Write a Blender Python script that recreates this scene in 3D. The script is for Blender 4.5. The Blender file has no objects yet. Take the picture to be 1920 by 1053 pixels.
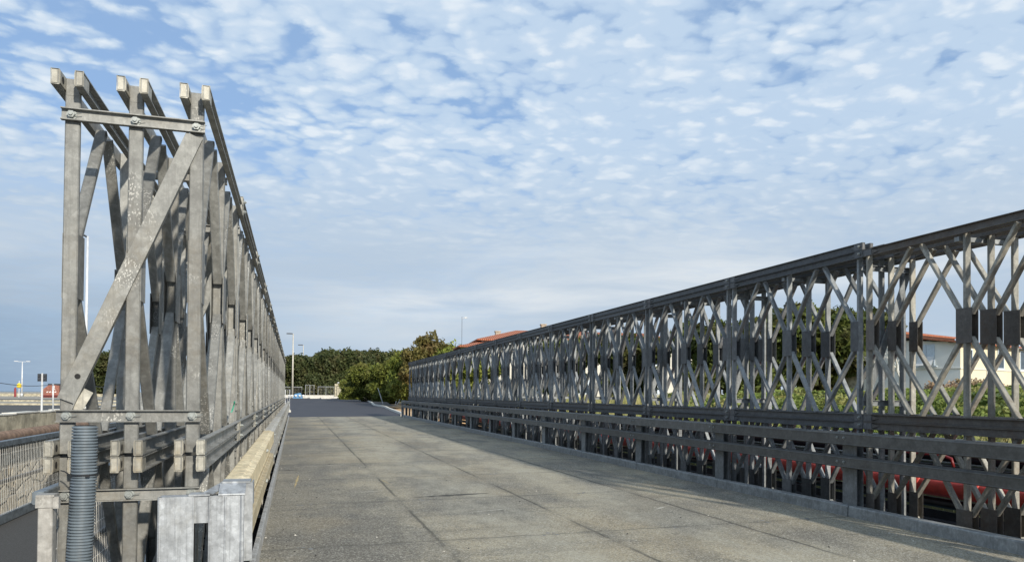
import bpy, bmesh, math, random
import numpy as np
from mathutils import Vector, Matrix
R = math.radians
rnd = random.Random(7)
sc = bpy.context.scene
col = sc.collection

# ------------------------------------------------------------------ camera
cam_d = bpy.data.cameras.new("camera")
cam = bpy.data.objects.new("camera", cam_d)
col.objects.link(cam)
cam_d.sensor_width = 36.0
cam_d.lens = 36.0 * 1392.5 / 1920.0
cam_d.shift_y = 188.9 / 1920.0
cam_d.clip_start = 0.05
cam_d.clip_end = 9000
_yaw, _pit, _rol = .2849, .0169, .0079
_w = Vector((math.sin(_yaw)*math.cos(_pit), math.cos(_yaw)*math.cos(_pit), math.sin(_pit)))
_r = Vector((math.cos(_yaw), -math.sin(_yaw), 0))
_u = _r.cross(_w)
_r2 = _r*math.cos(_rol) + _u*math.sin(_rol)
_u2 = -_r*math.sin(_rol) + _u*math.cos(_rol)
cam.matrix_world = Matrix(((_r2.x, _u2.x, -_w.x, 0), (_r2.y, _u2.y, -_w.y, 0), (_r2.z, _u2.z, -_w.z, 0), (0, 0, 0, 1)))
sc.camera = cam

# ------------------------------------------------------------------ light
SUN_EL, SUN_AZ = R(24.5), R(180-15.5)          # azimuth clockwise from +Y
sd = Vector((math.sin(SUN_AZ)*math.cos(SUN_EL), math.cos(SUN_AZ)*math.cos(SUN_EL), math.sin(SUN_EL)))
sun_d = bpy.data.lights.new("sun", 'SUN')
sun_d.energy = 4.7
sun_d.angle = R(1.7)
sun_d.color = (1.0, .92, .79)
sun = bpy.data.objects.new("sun", sun_d)
sun.rotation_euler = (-sd).to_track_quat('-Z', 'Y').to_euler()
col.objects.link(sun)

sc.view_settings.view_transform = 'Standard'
sc.view_settings.look = 'None'
sc.view_settings.exposure = 0.0
sc.view_settings.gamma = 1.0

class NT:
    """small helper to write node trees"""
    def __init__(s, nt):
        s.nt = nt
    def n(s, t, **kw):
        x = s.nt.nodes.new(t)
        for k, v in kw.items():
            setattr(x, k, v)
        return x
    def put(s, sock, v):
        if v is None:
            return
        if hasattr(v, 'is_output'):
            s.nt.links.new(v, sock)
        elif isinstance(v, (tuple, list)) and len(v) == 3 and sock.type == 'RGBA':
            sock.default_value = (*v, 1)
        else:
            sock.default_value = v
    def math(s, op, a, b=None, c=None, clamp=False):
        x = s.n('ShaderNodeMath', operation=op, use_clamp=clamp)
        for i, v in enumerate((a, b, c)):
            if v is not None:
                s.put(x.inputs[i], v)
        return x.outputs[0]
    def vmath(s, op, a, b=None):
        x = s.n('ShaderNodeVectorMath', operation=op)
        s.put(x.inputs[0], a)
        if b is not None:
            s.put(x.inputs[1], b)
        return x.outputs[0]
    def mix(s, f, a, b, blend='MIX'):
        x = s.n('ShaderNodeMix', data_type='RGBA', blend_type=blend)
        s.put(x.inputs[0], f); s.put(x.inputs[6], a); s.put(x.inputs[7], b)
        return x.outputs[2]
    def noise(s, vec, scale, detail=4, rough=.55, dist=0.0):
        x = s.n('ShaderNodeTexNoise')
        s.put(x.inputs['Vector'], vec)
        x.inputs['Scale'].default_value = scale
        x.inputs['Detail'].default_value = detail
        x.inputs['Roughness'].default_value = rough
        x.inputs['Distortion'].default_value = dist
        return x.outputs[0]
    def vor(s, vec, scale, feature='F1', out=0, rnd_=1.0):
        x = s.n('ShaderNodeTexVoronoi', feature=feature)
        s.put(x.inputs['Vector'], vec)
        x.inputs['Scale'].default_value = scale
        x.inputs['Randomness'].default_value = rnd_
        return x.outputs[out]
    def ss(s, v, a, b, lo=0.0, hi=1.0):
        x = s.n('ShaderNodeMapRange', interpolation_type='SMOOTHSTEP')
        s.put(x.inputs[0], v)
        x.inputs[1].default_value = a; x.inputs[2].default_value = b
        x.inputs[3].default_value = lo; x.inputs[4].default_value = hi
        return x.outputs[0]
    def sep(s, v):
        x = s.n('ShaderNodeSeparateXYZ'); s.put(x.inputs[0], v)
        return x.outputs
    def comb(s, a, b, c):
        x = s.n('ShaderNodeCombineXYZ')
        s.put(x.inputs[0], a); s.put(x.inputs[1], b); s.put(x.inputs[2], c)
        return x.outputs[0]
    def bump(s, h, strength=.3, dist=.01):
        x = s.n('ShaderNodeBump')
        s.put(x.inputs['Height'], h)
        x.inputs['Strength'].default_value = strength
        x.inputs['Distance'].default_value = dist
        return x.outputs[0]

# ------------------------------------------------------------------ world: Nishita sky with procedural altocumulus
world = bpy.data.worlds.new("World")
sc.world = world
world.use_nodes = True
world.node_tree.nodes.clear()
W = NT(world.node_tree)
sky = W.n('ShaderNodeTexSky', sky_type='NISHITA')
sky.sun_disc = False
sky.sun_elevation = SUN_EL
sky.sun_rotation = SUN_AZ
sky.altitude = 0
sky.air_density = 1.0
sky.dust_density = .6
sky.ozone_density = 2.0
tc = W.n('ShaderNodeTexCoord')
d = W.vmath('NORMALIZE', tc.outputs['Generated'])
dx, dy, dz = W.sep(d)
zz = W.math('ADD', W.math('MAXIMUM', dz, 0.0), .12)
px = W.math('DIVIDE', dx, zz)
py = W.math('DIVIDE', dy, zz)
pl = W.comb(px, py, 0.0)
# warp a little
wn = W.n('ShaderNodeTexNoise'); W.put(wn.inputs['Vector'], pl); wn.inputs['Scale'].default_value = 1.3; wn.inputs['Detail'].default_value = 3
warp = W.vmath('ADD', pl, W.vmath('MULTIPLY', W.vmath('SUBTRACT', wn.outputs[1], (.5, .5, .5)), (.5, .5, .0)))
big = W.noise(warp, .55, 3, .5)
med = W.noise(warp, 2.6, 5, .6)
fine = W.n('ShaderNodeTexNoise'); W.put(fine.inputs['Vector'], pl); fine.inputs['Scale'].default_value = 8; fine.inputs['Detail'].default_value = 6; fine.inputs['Roughness'].default_value = .60
cw = W.vmath('ADD', W.vmath('ADD', W.vmath('MULTIPLY', pl, (.6, .6, 0)), W.vmath('MULTIPLY', warp, (.4, .4, 0))), W.vmath('MULTIPLY', W.vmath('SUBTRACT', fine.outputs[1], (.5, .5, .5)), (.12, .12, .0)))
def cell(scale, st_):
    c_ = W.n('ShaderNodeTexVoronoi', feature='SMOOTH_F1')
    W.put(c_.inputs['Vector'], W.vmath('MULTIPLY', cw, st_))
    c_.inputs['Scale'].default_value = scale
    c_.inputs['Smoothness'].default_value = .30
    return W.math('SUBTRACT', 1.0, W.math('MULTIPLY', c_.outputs[0], 1.6))
puff = W.math('ADD', W.math('MULTIPLY', cell(9.6, (.95, 1.15, 1.0)), .60), W.math('MULTIPLY', cell(21.0, (1.0, 1.2, 1.0)), .40))
puffs = W.math('ADD', W.math('MULTIPLY', puff, .75), W.math('MULTIPLY', fine.outputs[0], .42))
lum = puffs
puffs = W.math('ADD', puffs, W.math('MULTIPLY', W.math('SUBTRACT', big, .47), 1.1))
puffs = W.math('ADD', puffs, W.math('MULTIPLY', W.math('SUBTRACT', med, .5), .7))
# the field is broken on the left, thicker and softer towards the right
puffs = W.math('ADD', puffs, W.ss(dx, -.2, .55, .09, .24))
cover_p = W.ss(puffs, .18, .55)
high = W.ss(dz, .17, .33)
st = W.noise(W.vmath('MULTIPLY', d, (2.0, 2.0, 13.0)), 1.3, 5, .55, .5)
st2 = W.noise(W.vmath('MULTIPLY', d, (3.2, 3.2, 26.0)), 1.2, 4, .55, .3)
veil = W.ss(W.noise(warp, .9, 4, .6), .25, .65, .80, .98)
cover = W.math('ADD', W.math('MULTIPLY', cover_p, W.math('ADD', .06, W.math('MULTIPLY', high, .66))), W.math('MULTIPLY', veil, W.math('SUBTRACT', 1.0, W.math('MULTIPLY', high, .72))), clamp=True)
tex = W.math('MULTIPLY', W.ss(lum, .30, .78), W.ss(puffs, .25, .75, .35, 1.0))
ccol_hi = W.mix(tex, (5.4, 6.8, 8.5), (7.8, 8.6, 9.4))
streak = W.ss(st, .38, .72)
lowc = W.mix(streak, (4.9, 6.0, 7.3), (6.4, 7.2, 8.0))
lowc = W.mix(W.math('MULTIPLY', W.ss(lum, .35, .85), W.ss(dz, .16, .32, .0, .4)), lowc, (5.9, 7.1, 8.6))
ccol = W.mix(W.ss(dz, .15, .34), lowc, ccol_hi)
# long pale banks about ten degrees up
def bank_at(z0, th, tilt, x0, gain, colr):
    global ccol, cover
    q = W.math('ADD', W.math('SUBTRACT', dz, z0), W.math('MULTIPLY', W.math('SUBTRACT', st2, .5), .10))
    q = W.math('ABSOLUTE', W.math('ADD', q, W.math('MULTIPLY', W.math('SUBTRACT', dx, .35), tilt)))
    k_ = W.math('MULTIPLY', W.ss(q, .0, th, 1.0, 0.0), W.math('MULTIPLY', W.ss(dx, x0, x0+.16), W.ss(st, .30, .62)))
    ccol = W.mix(W.math('MULTIPLY', k_, gain), ccol, colr)
    cover = W.math('MAXIMUM', cover, W.math('MULTIPLY', k_, .95))
bank_at(.125, .040, -.06, -.02, .85, (7.6, 8.1, 8.5))
bank_at(.085, .022, -.03, -.25, .5, (6.0, 6.8, 7.6))
sea_d = W.math('MULTIPLY', W.ss(dx, .15, -.45), W.ss(dz, .20, .02))
ccol = W.mix(W.math('MULTIPLY', sea_d, .9), ccol, (2.2, 3.4, 5.0))
bluesky = W.mix(.55, W.mix(1.0, sky.outputs[0], (1.15, 1.25, 1.45), 'MULTIPLY'), (2.2, 4.2, 7.4))
bg = W.n('ShaderNodeBackground')
W.put(bg.inputs[0], W.mix(cover, bluesky, ccol))
bg.inputs[1].default_value = .10
wo = W.n('ShaderNodeOutputWorld')
world.node_tree.links.new(bg.outputs[0], wo.inputs[0])

# ------------------------------------------------------------------ object helpers
def tag(o, label=None, cat=None, group=None, kind=None):
    if label: o['label'] = label
    if cat: o['category'] = cat
    if group: o['group'] = group
    if kind: o['kind'] = kind
    return o

def empty(name, loc=(0, 0, 0), rz=0.0, parent=None):
    o = bpy.data.objects.new(name, None)
    o.empty_display_size = .2
    col.objects.link(o)
    o.location = loc
    o.rotation_euler = (0, 0, rz)
    if parent: o.parent = parent
    return o

def copy_tree(o, parent=None):
    c = o.copy()
    col.objects.link(c)
    c.parent = parent
    for ch in list(o.children):
        copy_tree(ch, c)
    return c

class MB:
    """collects shapes, then links them as one mesh object"""
    def __init__(s):
        s.v = []; s.f = []; s.m = []; s.mi = 0
    def add(s, vs, fs):
        b = len(s.v)
        s.v.extend([tuple(v) for v in vs])
        for f in fs:
            s.f.append(tuple(i+b for i in f)); s.m.append(s.mi)
    def box(s, x0, x1, y0, y1, z0, z1):
        v = [(x0,y0,z0),(x1,y0,z0),(x1,y1,z0),(x0,y1,z0),(x0,y0,z1),(x1,y0,z1),(x1,y1,z1),(x0,y1,z1)]
        s.add(v, [(3,2,1,0),(4,5,6,7),(0,1,5,4),(1,2,6,5),(2,3,7,6),(3,0,4,7)])
    def prism(s, prof, p0, p1, ux, uz):
        """profile [(a,b)] swept from p0 to p1, a along ux, b along uz"""
        p0, p1, ux, uz = Vector(p0), Vector(p1), Vector(ux), Vector(uz)
        n = len(prof)
        vs = [p0 + ux*a + uz*b for a, b in prof] + [p1 + ux*a + uz*b for a, b in prof]
        fs = [(i, (i+1) % n, n+(i+1) % n, n+i) for i in range(n)]
        fs += [tuple(range(n-1, -1, -1)), tuple(range(n, 2*n))]
        if (ux.cross(uz)).dot(p1-p0) < 0:
            fs = [tuple(reversed(f)) for f in fs]
        s.add(vs, fs)
    def beam(s, p0, p1, w, h, side=(1, 0, 0), ch=.006):
        """rounded box section between two points, w along side, h across"""
        p0, p1 = Vector(p0), Vector(p1)
        ax = (p1-p0).normalized()
        sd_ = Vector(side); sd_ = (sd_ - ax*sd_.dot(ax)).normalized()
        up = ax.cross(sd_)
        a, b = w/2, h/2
        c = min(ch, a*.6, b*.6)
        prof = [(-a+c,-b),(a-c,-b),(a,-b+c),(a,b-c),(a-c,b),(-a+c,b),(-a,b-c),(-a,-b+c)] if c > 0 else [(-a,-b),(a,-b),(a,b),(-a,b)]
        s.prism(prof, p0, p1, sd_, up)
    def channel(s, p0, p1, w, h, t, side, web_at_zero=True):
        """C section: web on the plane through the axis, flanges toward side"""
        prof = [(0,-h/2),(w,-h/2),(w,-h/2+t),(t,-h/2+t*1.3),(t,h/2-t*1.3),(w,h/2-t),(w,h/2),(0,h/2)]
        s.prism(prof, p0, p1, side, (0, 0, 1))
    def tube(s, pts, rad, n=12, cap=True):
        pts = [Vector(p) for p in pts]
        if not isinstance(rad, (list, tuple)): rad = [rad]*len(pts)
        b = len(s.v)
        up = Vector((0, 0, 1))
        for i, p in enumerate(pts):
            t = (pts[min(i+1, len(pts)-1)] - pts[max(i-1, 0)]).normalized()
            a = t.cross(up)
            if a.length < 1e-3: a = Vector((1, 0, 0))
            a.normalize(); c = a.cross(t)
            for k in range(n):
                an = 2*math.pi*k/n
                s.v.append(tuple(p + (a*math.cos(an) + c*math.sin(an))*rad[i]))
        for i in range(len(pts)-1):
            for k in range(n):
                k2 = (k+1) % n
                s.f.append((b+i*n+k, b+i*n+k2, b+(i+1)*n+k2, b+(i+1)*n+k)); s.m.append(s.mi)
        if cap:
            s.f.append(tuple(b+k for k in range(n-1, -1, -1))); s.m.append(s.mi)
            s.f.append(tuple(b+(len(pts)-1)*n+k for k in range(n))); s.m.append(s.mi)
    def bolt(s, c, ax, r=.018, l=.02):
        """washer, hexagon nut and thread end standing out along ax"""
        c, ax = Vector(c), Vector(ax)
        s.tube([c, c+ax*l*.22], r*1.35, 14)
        s.tube([c+ax*l*.22, c+ax*l], r, 6)
        s.tube([c+ax*l, c+ax*l*1.35], r*.5, 8)
    def build(s, name, mats, parent=None, smooth=False, loc=None):
        me = bpy.data.meshes.new(name)
        me.from_pydata(s.v, [], s.f)
        if not isinstance(mats, (list, tuple)): mats = [mats]
        for m in mats: me.materials.append(m)
        if len(mats) > 1:
            me.polygons.foreach_set('material_index', s.m)
        if smooth:
            me.polygons.foreach_set('use_smooth', [True]*len(me.polygons))
        me.update()
        o = bpy.data.objects.new(name, me)
        col.objects.link(o)
        if loc: o.location = loc
        if parent: o.parent = parent
        return o

# ------------------------------------------------------------------ materials
def newmat(name):
    m = bpy.data.materials.new(name)
    m.use_nodes = True
    m.node_tree.nodes.clear()
    t = NT(m.node_tree)
    b = t.n('ShaderNodeBsdfPrincipled')
    o = t.n('ShaderNodeOutputMaterial')
    m.node_tree.links.new(b.outputs[0], o.inputs[0])
    return m, t, b
def pos(t):
    return t.n('ShaderNodeNewGeometry').outputs['Position']

def simple(name, c, rough=.6, metal=0.0, var=.25, scale=8.0, bump=0.0, spec=.5):
    m, t, b = newmat(name)
    p = pos(t)
    n = t.noise(p, scale, 5, .6)
    c2 = tuple(x*(1-var) for x in c); c3 = tuple(min(1, x*(1+var)) for x in c)
    t.put(b.inputs['Base Color'], t.mix(t.ss(n, .3, .7), c2, c3))
    b.inputs['Roughness'].default_value = rough
    b.inputs['Metallic'].default_value = metal
    b.inputs['Specular IOR Level'].default_value = spec
    if bump: t.put(b.inputs['Normal'], t.bump(t.noise(p, scale*4, 5, .6), bump, .02))
    return m

def galvanised(name, tint=(1, 1, 1), dirt=.5, val=1.0, white=.0, stain_c=(.20, .165, .11), new=0.0):
    m, t, b = newmat(name)
    p = pos(t)
    info = t.n('ShaderNodeObjectInfo').outputs['Random']
    patch = t.noise(p, 8.0, 8, .70)
    spang = t.vor(t.vmath('ADD', p, t.vmath('MULTIPLY', t.n('ShaderNodeTexNoise').outputs[1], (0, 0, 0))), 38.0, 'F1', 1)
    spv = t.sep(spang)[0]
    streak = t.noise(t.vmath('MULTIPLY', p, (34.0, 34.0, 1.3)), 1.0, 6, .7)
    fine_ = t.noise(p, 120.0, 3, .6)
    base = t.mix(t.ss(patch, .30, .70), tuple(.235*val*x for x in tint), tuple(.40*val*x for x in tint))
    base = t.mix(t.ss(t.noise(p, 14.0, 5, .7), .48, .72, 0, .35), base, tuple(.50*val*x for x in tint))
    base = t.mix(t.math('MULTIPLY', t.math('SUBTRACT', spv, .5),   .50 + .2*new), base, (.9, .9, .9), 'OVERLAY')
    base = t.mix(t.ss(streak, .50, .66, 0, .42), base, tuple(.14*x for x in tint))
    base = t.mix(t.ss(fine_, .55, .75, 0, .25), base, (.12, .115, .10))
    st = t.math('MULTIPLY', t.ss(t.noise(p, 1.3, 5, .65), .46, .66), t.ss(t.noise(p, 18.0, 4, .6), .35, .65, .3, 1.0))
    base = t.mix(t.math('MULTIPLY', st, dirt), base, stain_c)
    if white:
        w = t.math('MULTIPLY', t.ss(t.sep(t.vor(t.vmath('MULTIPLY', p, (1, 1, .6)), 150.0, 'F1', 1))[1], .80, .90), t.ss(t.noise(p, 2.2, 3, .5), .54, .66))
        base = t.mix(t.math('MULTIPLY', w, white), base, (.72, .71, .66))
    v = t.math('ADD', .78, t.math('MULTIPLY', info, .44))
    hv = t.n('ShaderNodeHueSaturation'); t.put(hv.inputs['Value'], v); t.put(hv.inputs['Color'], base)
    t.put(b.inputs['Base Color'], hv.outputs[0])
    b.inputs['Metallic'].default_value = .25 + .3*new
    t.put(b.inputs['Roughness'], t.math('ADD', .42, t.math('MULTIPLY', patch, .3)))
    t.put(b.inputs['Normal'], t.bump(t.math('ADD', t.noise(p, 40.0, 4, .6), t.math('MULTIPLY', fine_, .3)), .22, .004))
    return m

M = {}
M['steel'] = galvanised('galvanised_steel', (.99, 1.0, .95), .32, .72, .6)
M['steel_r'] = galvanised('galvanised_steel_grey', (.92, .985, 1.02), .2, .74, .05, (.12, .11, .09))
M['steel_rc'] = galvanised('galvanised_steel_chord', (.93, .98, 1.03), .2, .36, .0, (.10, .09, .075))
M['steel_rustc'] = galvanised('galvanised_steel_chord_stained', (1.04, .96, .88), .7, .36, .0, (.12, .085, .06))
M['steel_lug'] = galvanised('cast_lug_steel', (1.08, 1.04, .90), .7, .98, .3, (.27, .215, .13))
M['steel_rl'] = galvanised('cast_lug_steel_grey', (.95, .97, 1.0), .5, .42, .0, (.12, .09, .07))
M['steel_rust'] = galvanised('galvanised_steel_stained', (1.0, .98, .87), .55, .90, .05, (.20, .155, .10))
M['kerb_steel'] = galvanised('kerb_steel', (1.0, 1.0, .97), .3, 1.15, .4, (.25, .22, .17), .4)
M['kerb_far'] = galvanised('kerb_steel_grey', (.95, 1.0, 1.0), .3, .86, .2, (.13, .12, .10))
M['steel_new'] = galvanised('galvanised_steel_bright', (.95, 1.0, 1.05), .35, 1.22, .1, (.36, .33, .25), .6)
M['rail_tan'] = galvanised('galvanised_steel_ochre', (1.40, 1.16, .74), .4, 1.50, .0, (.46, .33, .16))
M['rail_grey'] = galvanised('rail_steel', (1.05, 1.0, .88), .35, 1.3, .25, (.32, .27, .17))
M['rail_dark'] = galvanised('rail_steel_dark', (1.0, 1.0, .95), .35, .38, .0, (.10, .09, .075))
M['bolt'] = simple('zinc_bolt', (.32, .34, .33), .5, .5, .15, 60)
M['dark'] = simple('dark_hole', (.02, .02, .02), .9)
M['black'] = simple('black_plastic', (.018, .018, .02), .38, 0, .3, 6)
M['bluegrey'] = simple('painted_rail', (.17, .20, .225), .5, .3, .3, 14)
M['whitepost'] = galvanised('pale_post', (1.08, 1.05, .98), .2, 1.35, .5)
M['wire'] = simple('wire', (.58, .57, .53), .45, .4, .2, 20)
M['red_pipe'] = simple('red_plastic', (.62, .065, .045), .5, 0, .2, 5)
M['conc'] = simple('concrete', (.40, .365, .27), .9, 0, .38, 3, .5)
M['conc_pale'] = simple('pale_concrete', (.62, .60, .54), .85, 0, .15, 4, .3)
M['darksteel'] = simple('dark_painted_steel', (.035, .04, .05), .5, .2, .3, 6)
M['asph'] = simple('dark_asphalt', (.07, .07, .068), .9, 0, .3, 60, .6)
M['white'] = simple('white_paint', (.72, .72, .70), .6, 0, .06, 9)
M['lamp'] = simple('pole_paint', (.55, .52, .45), .5, .2, .15, 5)
M['lampw'] = simple('pole_white', (.60, .62, .64), .5, .2, .1, 5)
M['bark'] = simple('bark', (.13, .10, .07), .95, 0, .4, 12, .8)
M['red'] = simple('red_paint', (.22, .025, .03), .6)
M['blue'] = simple('blue_tarp', (.03, .18, .38), .5, 0, .3, 3)
M['yellow'] = simple('yellow_paint', (.75, .55, .03), .5)
M['brick'] = simple('rust_red_cladding', (.27, .11, .08), .8, 0, .25, 4)
M['pipe_brown'] = simple('brown_pipe_wrap', (.22, .145, .10), .8, 0, .35, 5, .5)
M['chim'] = simple('chimney_render', (.42, .36, .28), .9, 0, .25, 4)
M['stucco_g'] = simple('grey_stucco', (.84, .83, .78), .9, 0, .05, 1.2, .15)
M['stucco_c'] = simple('cream_stucco', (.72, .65, .48), .9, 0, .05, 1.2, .15)
M['stucco_w'] = simple('pale_stucco', (.66, .63, .56), .9, 0, .08, .8, .15)
M['shutter'] = simple('shutter_paint', (.62, .70, .78), .6, 0, .08, 10)
M['glass'] = simple('window_glass', (.06, .08, .10), .1, 0, .2, 3)

# hose
M['hose'] = simple('blue_grey_plastic', (.13, .16, .185), .5, 0, .18, 12)

# roof tiles: barrel tile rows by wave bump in object space
m, t, b = newmat('terracotta_tiles')
tcn = t.n('ShaderNodeTexCoord').outputs['Object']
x_, y_, z_ = t.sep(tcn)
wv = t.math('SINE', t.math('MULTIPLY', x_, 2*math.pi/.22))
rowi = t.math('FRACT', t.math('MULTIPLY', y_, 1/.38))
c = t.mix(t.noise(tcn, 3.0, 6, .65), (.30, .085, .045), (.60, .24, .13))
c = t.mix(t.ss(rowi, .85, 1.0, 0, .5), c, (.10, .04, .03))
c = t.mix(t.ss(wv, -.6, -1.0, 0, .6), c, (.10, .04, .03))
t.put(b.inputs['Base Color'], c)
b.inputs['Roughness'].default_value = .85
t.put(b.inputs['Normal'], t.bump(wv, .8, .05))
M['tiles'] = m

# stone masonry
m, t, b = newmat('rubble_stone')
p = pos(t)
pw = t.vmath('ADD', p, t.vmath('MULTIPLY', t.n('ShaderNodeTexNoise').outputs[1], (.0, .0, .0)))
sp = t.vmath('MULTIPLY', p, (1.4, 1.4, 2.2))
ed = t.vor(sp, 1.35, 'DISTANCE_TO_EDGE')
cc = t.sep(t.vor(sp, 1.35, 'F1', 1))[0]
c = t.mix(cc, (.46, .39, .27), (.78, .71, .57))
c = t.mix(t.ss(t.noise(p, 12, 5, .6), .3, .75, 0, .5), c, (.16, .13, .10))
c = t.mix(t.ss(ed, .0, .06, .85, 0), c, (.13, .11, .09))
t.put(b.inputs['Base Color'], c)
b.inputs['Roughness'].default_value = .95
t.put(b.inputs['Normal'], t.bump(t.math('ADD', t.ss(ed, 0, .12), t.math('MULTIPLY', t.noise(p, 20, 4), .3)), .9, .06))
M['stone'] = m

# deck: gritty asphalt-like panels with dark joints
DX = [(-.30 + i*1.80) for i in range(5)]
J0 = 7.875
m, t, b = newmat('grit_deck')
p = pos(t)
x_, y_, z_ = t.sep(p)
wob = t.math('MULTIPLY', t.math('SUBTRACT', t.noise(p, 2.2, 6, .7), .5), .11)
grit = t.vor(p, 85.0, 'F1', 1)
gv = t.sep(grit)[0]
g2 = t.noise(p, 300.0, 2, .5)
g3 = t.noise(p, 38.0, 5, .7)
big_ = t.noise(t.vmath('MULTIPLY', p, (1.0, .45, 1.0)), .75, 6, .62)
med_ = t.noise(t.vmath('MULTIPLY', p, (1.3, .6, 1.0)), 2.3, 6, .65)
c = t.mix(t.ss(big_, .38, .62), (.200, .183, .145), (.41, .36, .255))
c = t.mix(t.ss(med_, .50, .74, 0, .55), c, (.44, .41, .32))
c = t.mix(t.ss(med_, .46, .26, 0, .6), c, (.10, .10, .088))
c = t.mix(t.ss(t.noise(t.vmath('MULTIPLY', p, (.35, 2.4, 1.0)), 1.0, 5, .6), .50, .70, 0, .45), c, (.09, .088, .075))
wt = t.math('MULTIPLY', t.ss(x_, 1.15, .35), .45)
c = t.mix(wt, c, (.105, .104, .098))
c = t.mix(t.ss(t.noise(p, .38, 3, .5), .52, .68, 0, .30), c, (.40, .31, .17))
c = t.mix(t.ss(gv, .60, 1.0, 0, .52), c, (.66, .64, .57))
c = t.mix(t.ss(gv, .40, 0.0, 0, .55), c, (.06, .06, .055))
c = t.mix(t.ss(g3, .38, .66, 0, .38), c, (.09, .09, .085))
# transverse joints
fy = t.math('ABSOLUTE', t.math('SUBTRACT', t.math('FRACT', t.math('ADD', t.math('DIVIDE', t.math('ADD', t.math('SUBTRACT', y_, J0), wob), 3.048), .5)), .5))
jy = t.math('MULTIPLY', t.ss(fy, .0015, .0075, 1, 0), t.ss(t.noise(p, 2.1, 4, .6), .34, .56, .1, 1.0))
# longitudinal joints
fx = t.math('ABSOLUTE', t.math('SUBTRACT', t.math('FRACT', t.math('ADD', t.math('DIVIDE', t.math('ADD', t.math('SUBTRACT', x_, 1.5), t.math('MULTIPLY', wob, .6)), 1.8), .5)), .5))
jx = t.math('MULTIPLY', t.ss(fx, .004, .017, 1, 0), t.ss(t.noise(t.vmath('MULTIPLY', p, (1, .35, 1)), 1.1, 4, .6), .36, .52, .08, 1.0))
mid = t.math('MULTIPLY', t.ss(x_, .6, 1.0), t.ss(x_, 6.2, 5.9))
jx = t.math('MULTIPLY', jx, mid)
tr_ = t.math('ADD', t.ss(t.math('ABSOLUTE', t.math('SUBTRACT', x_, 2.55)), .15, .75, 1, 0), t.ss(t.math('ABSOLUTE', t.math('SUBTRACT', x_, 4.55)), .15, .75, 1, 0))
c = t.mix(t.math('MULTIPLY', tr_, t.ss(med_, .3, .7, .08, .40)), c, (.44, .42, .34))
j = t.math('MAXIMUM', t.math('MULTIPLY', jy, .55), t.math('MULTIPLY', jx, .68))
c = t.mix(j, c, (.055, .053, .045))
# a soft dark halo of dirt around joints
hal = t.math('MAXIMUM', t.math('MULTIPLY', t.ss(fy, .0, .05, 1, 0), .30), t.math('MULTIPLY', t.math('MULTIPLY', t.ss(fx, .0, .06, 1, 0), mid), .30))
c = t.mix(t.math('MULTIPLY', hal, t.ss(t.noise(p, 3.0, 4, .6), .35, .65)), c, (.08, .08, .07))
t.put(b.inputs['Base Color'], c)
b.inputs['Roughness'].default_value = .88
b.inputs['Specular IOR Level'].default_value = .3
hh = t.math('ADD', t.math('MULTIPLY', gv, .5), t.math('ADD', g3, t.math('MULTIPLY', j, -2.5)))
t.put(b.inputs['Normal'], t.bump(hh, .55, .006))
M['deck'] = m

# fresh blue-black road asphalt
m, t, b = newmat('fresh_asphalt')
p = pos(t)
c = t.mix(t.noise(t.vmath('MULTIPLY', p, (1, .25, 1)), .5, 5, .6), (.032, .034, .044), (.056, .058, .070))
c = t.mix(t.ss(t.noise(t.vmath('MULTIPLY', p, (1, .3, 1)), .35, 3), .6, .75, 0, .5), c, (.10, .098, .095))
t.put(b.inputs['Base Color'], c)
b.inputs['Roughness'].default_value = .85
M['road'] = m

# sandy ground
m, t, b = newmat('ground_mix')
p = pos(t)
x_, y_, z_ = t.sep(p)
grassy = t.mix(t.noise(p, .35, 6, .65), (.055, .075, .022), (.20, .17, .08))
sand = t.mix(t.noise(p, 1.2, 6, .65), (.46, .29, .15), (.66, .46, .27))
sand = t.mix(t.ss(t.vor(p, 2.5), .0, .25, .6, 0), sand, (.60, .52, .40))
plaza = t.mix(t.noise(t.vmath('MULTIPLY', p, (1, .3, 1)), .2, 5, .6), (.24, .225, .19), (.36, .335, .28))
near_road = t.math('MULTIPLY', t.ss(y_, 44, 47), t.ss(x_, 15, 12))
c = t.mix(near_road, grassy, sand)
c = t.mix(t.ss(x_, -9.0, -9.6), c, plaza)
t.put(b.inputs['Base Color'], c)
b.inputs['Roughness'].default_value = .95
t.put(b.inputs['Normal'], t.bump(t.noise(p, 6, 5), .5, .05))
M['ground'] = m

m, t, b = newmat('sea_water')
p = pos(t)
t.put(b.inputs['Base Color'], (.03, .075, .11))
b.inputs['Roughness'].default_value = .18
t.put(b.inputs['Normal'], t.bump(t.noise(p, .6, 4), .4, .3))
M['water'] = m

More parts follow.
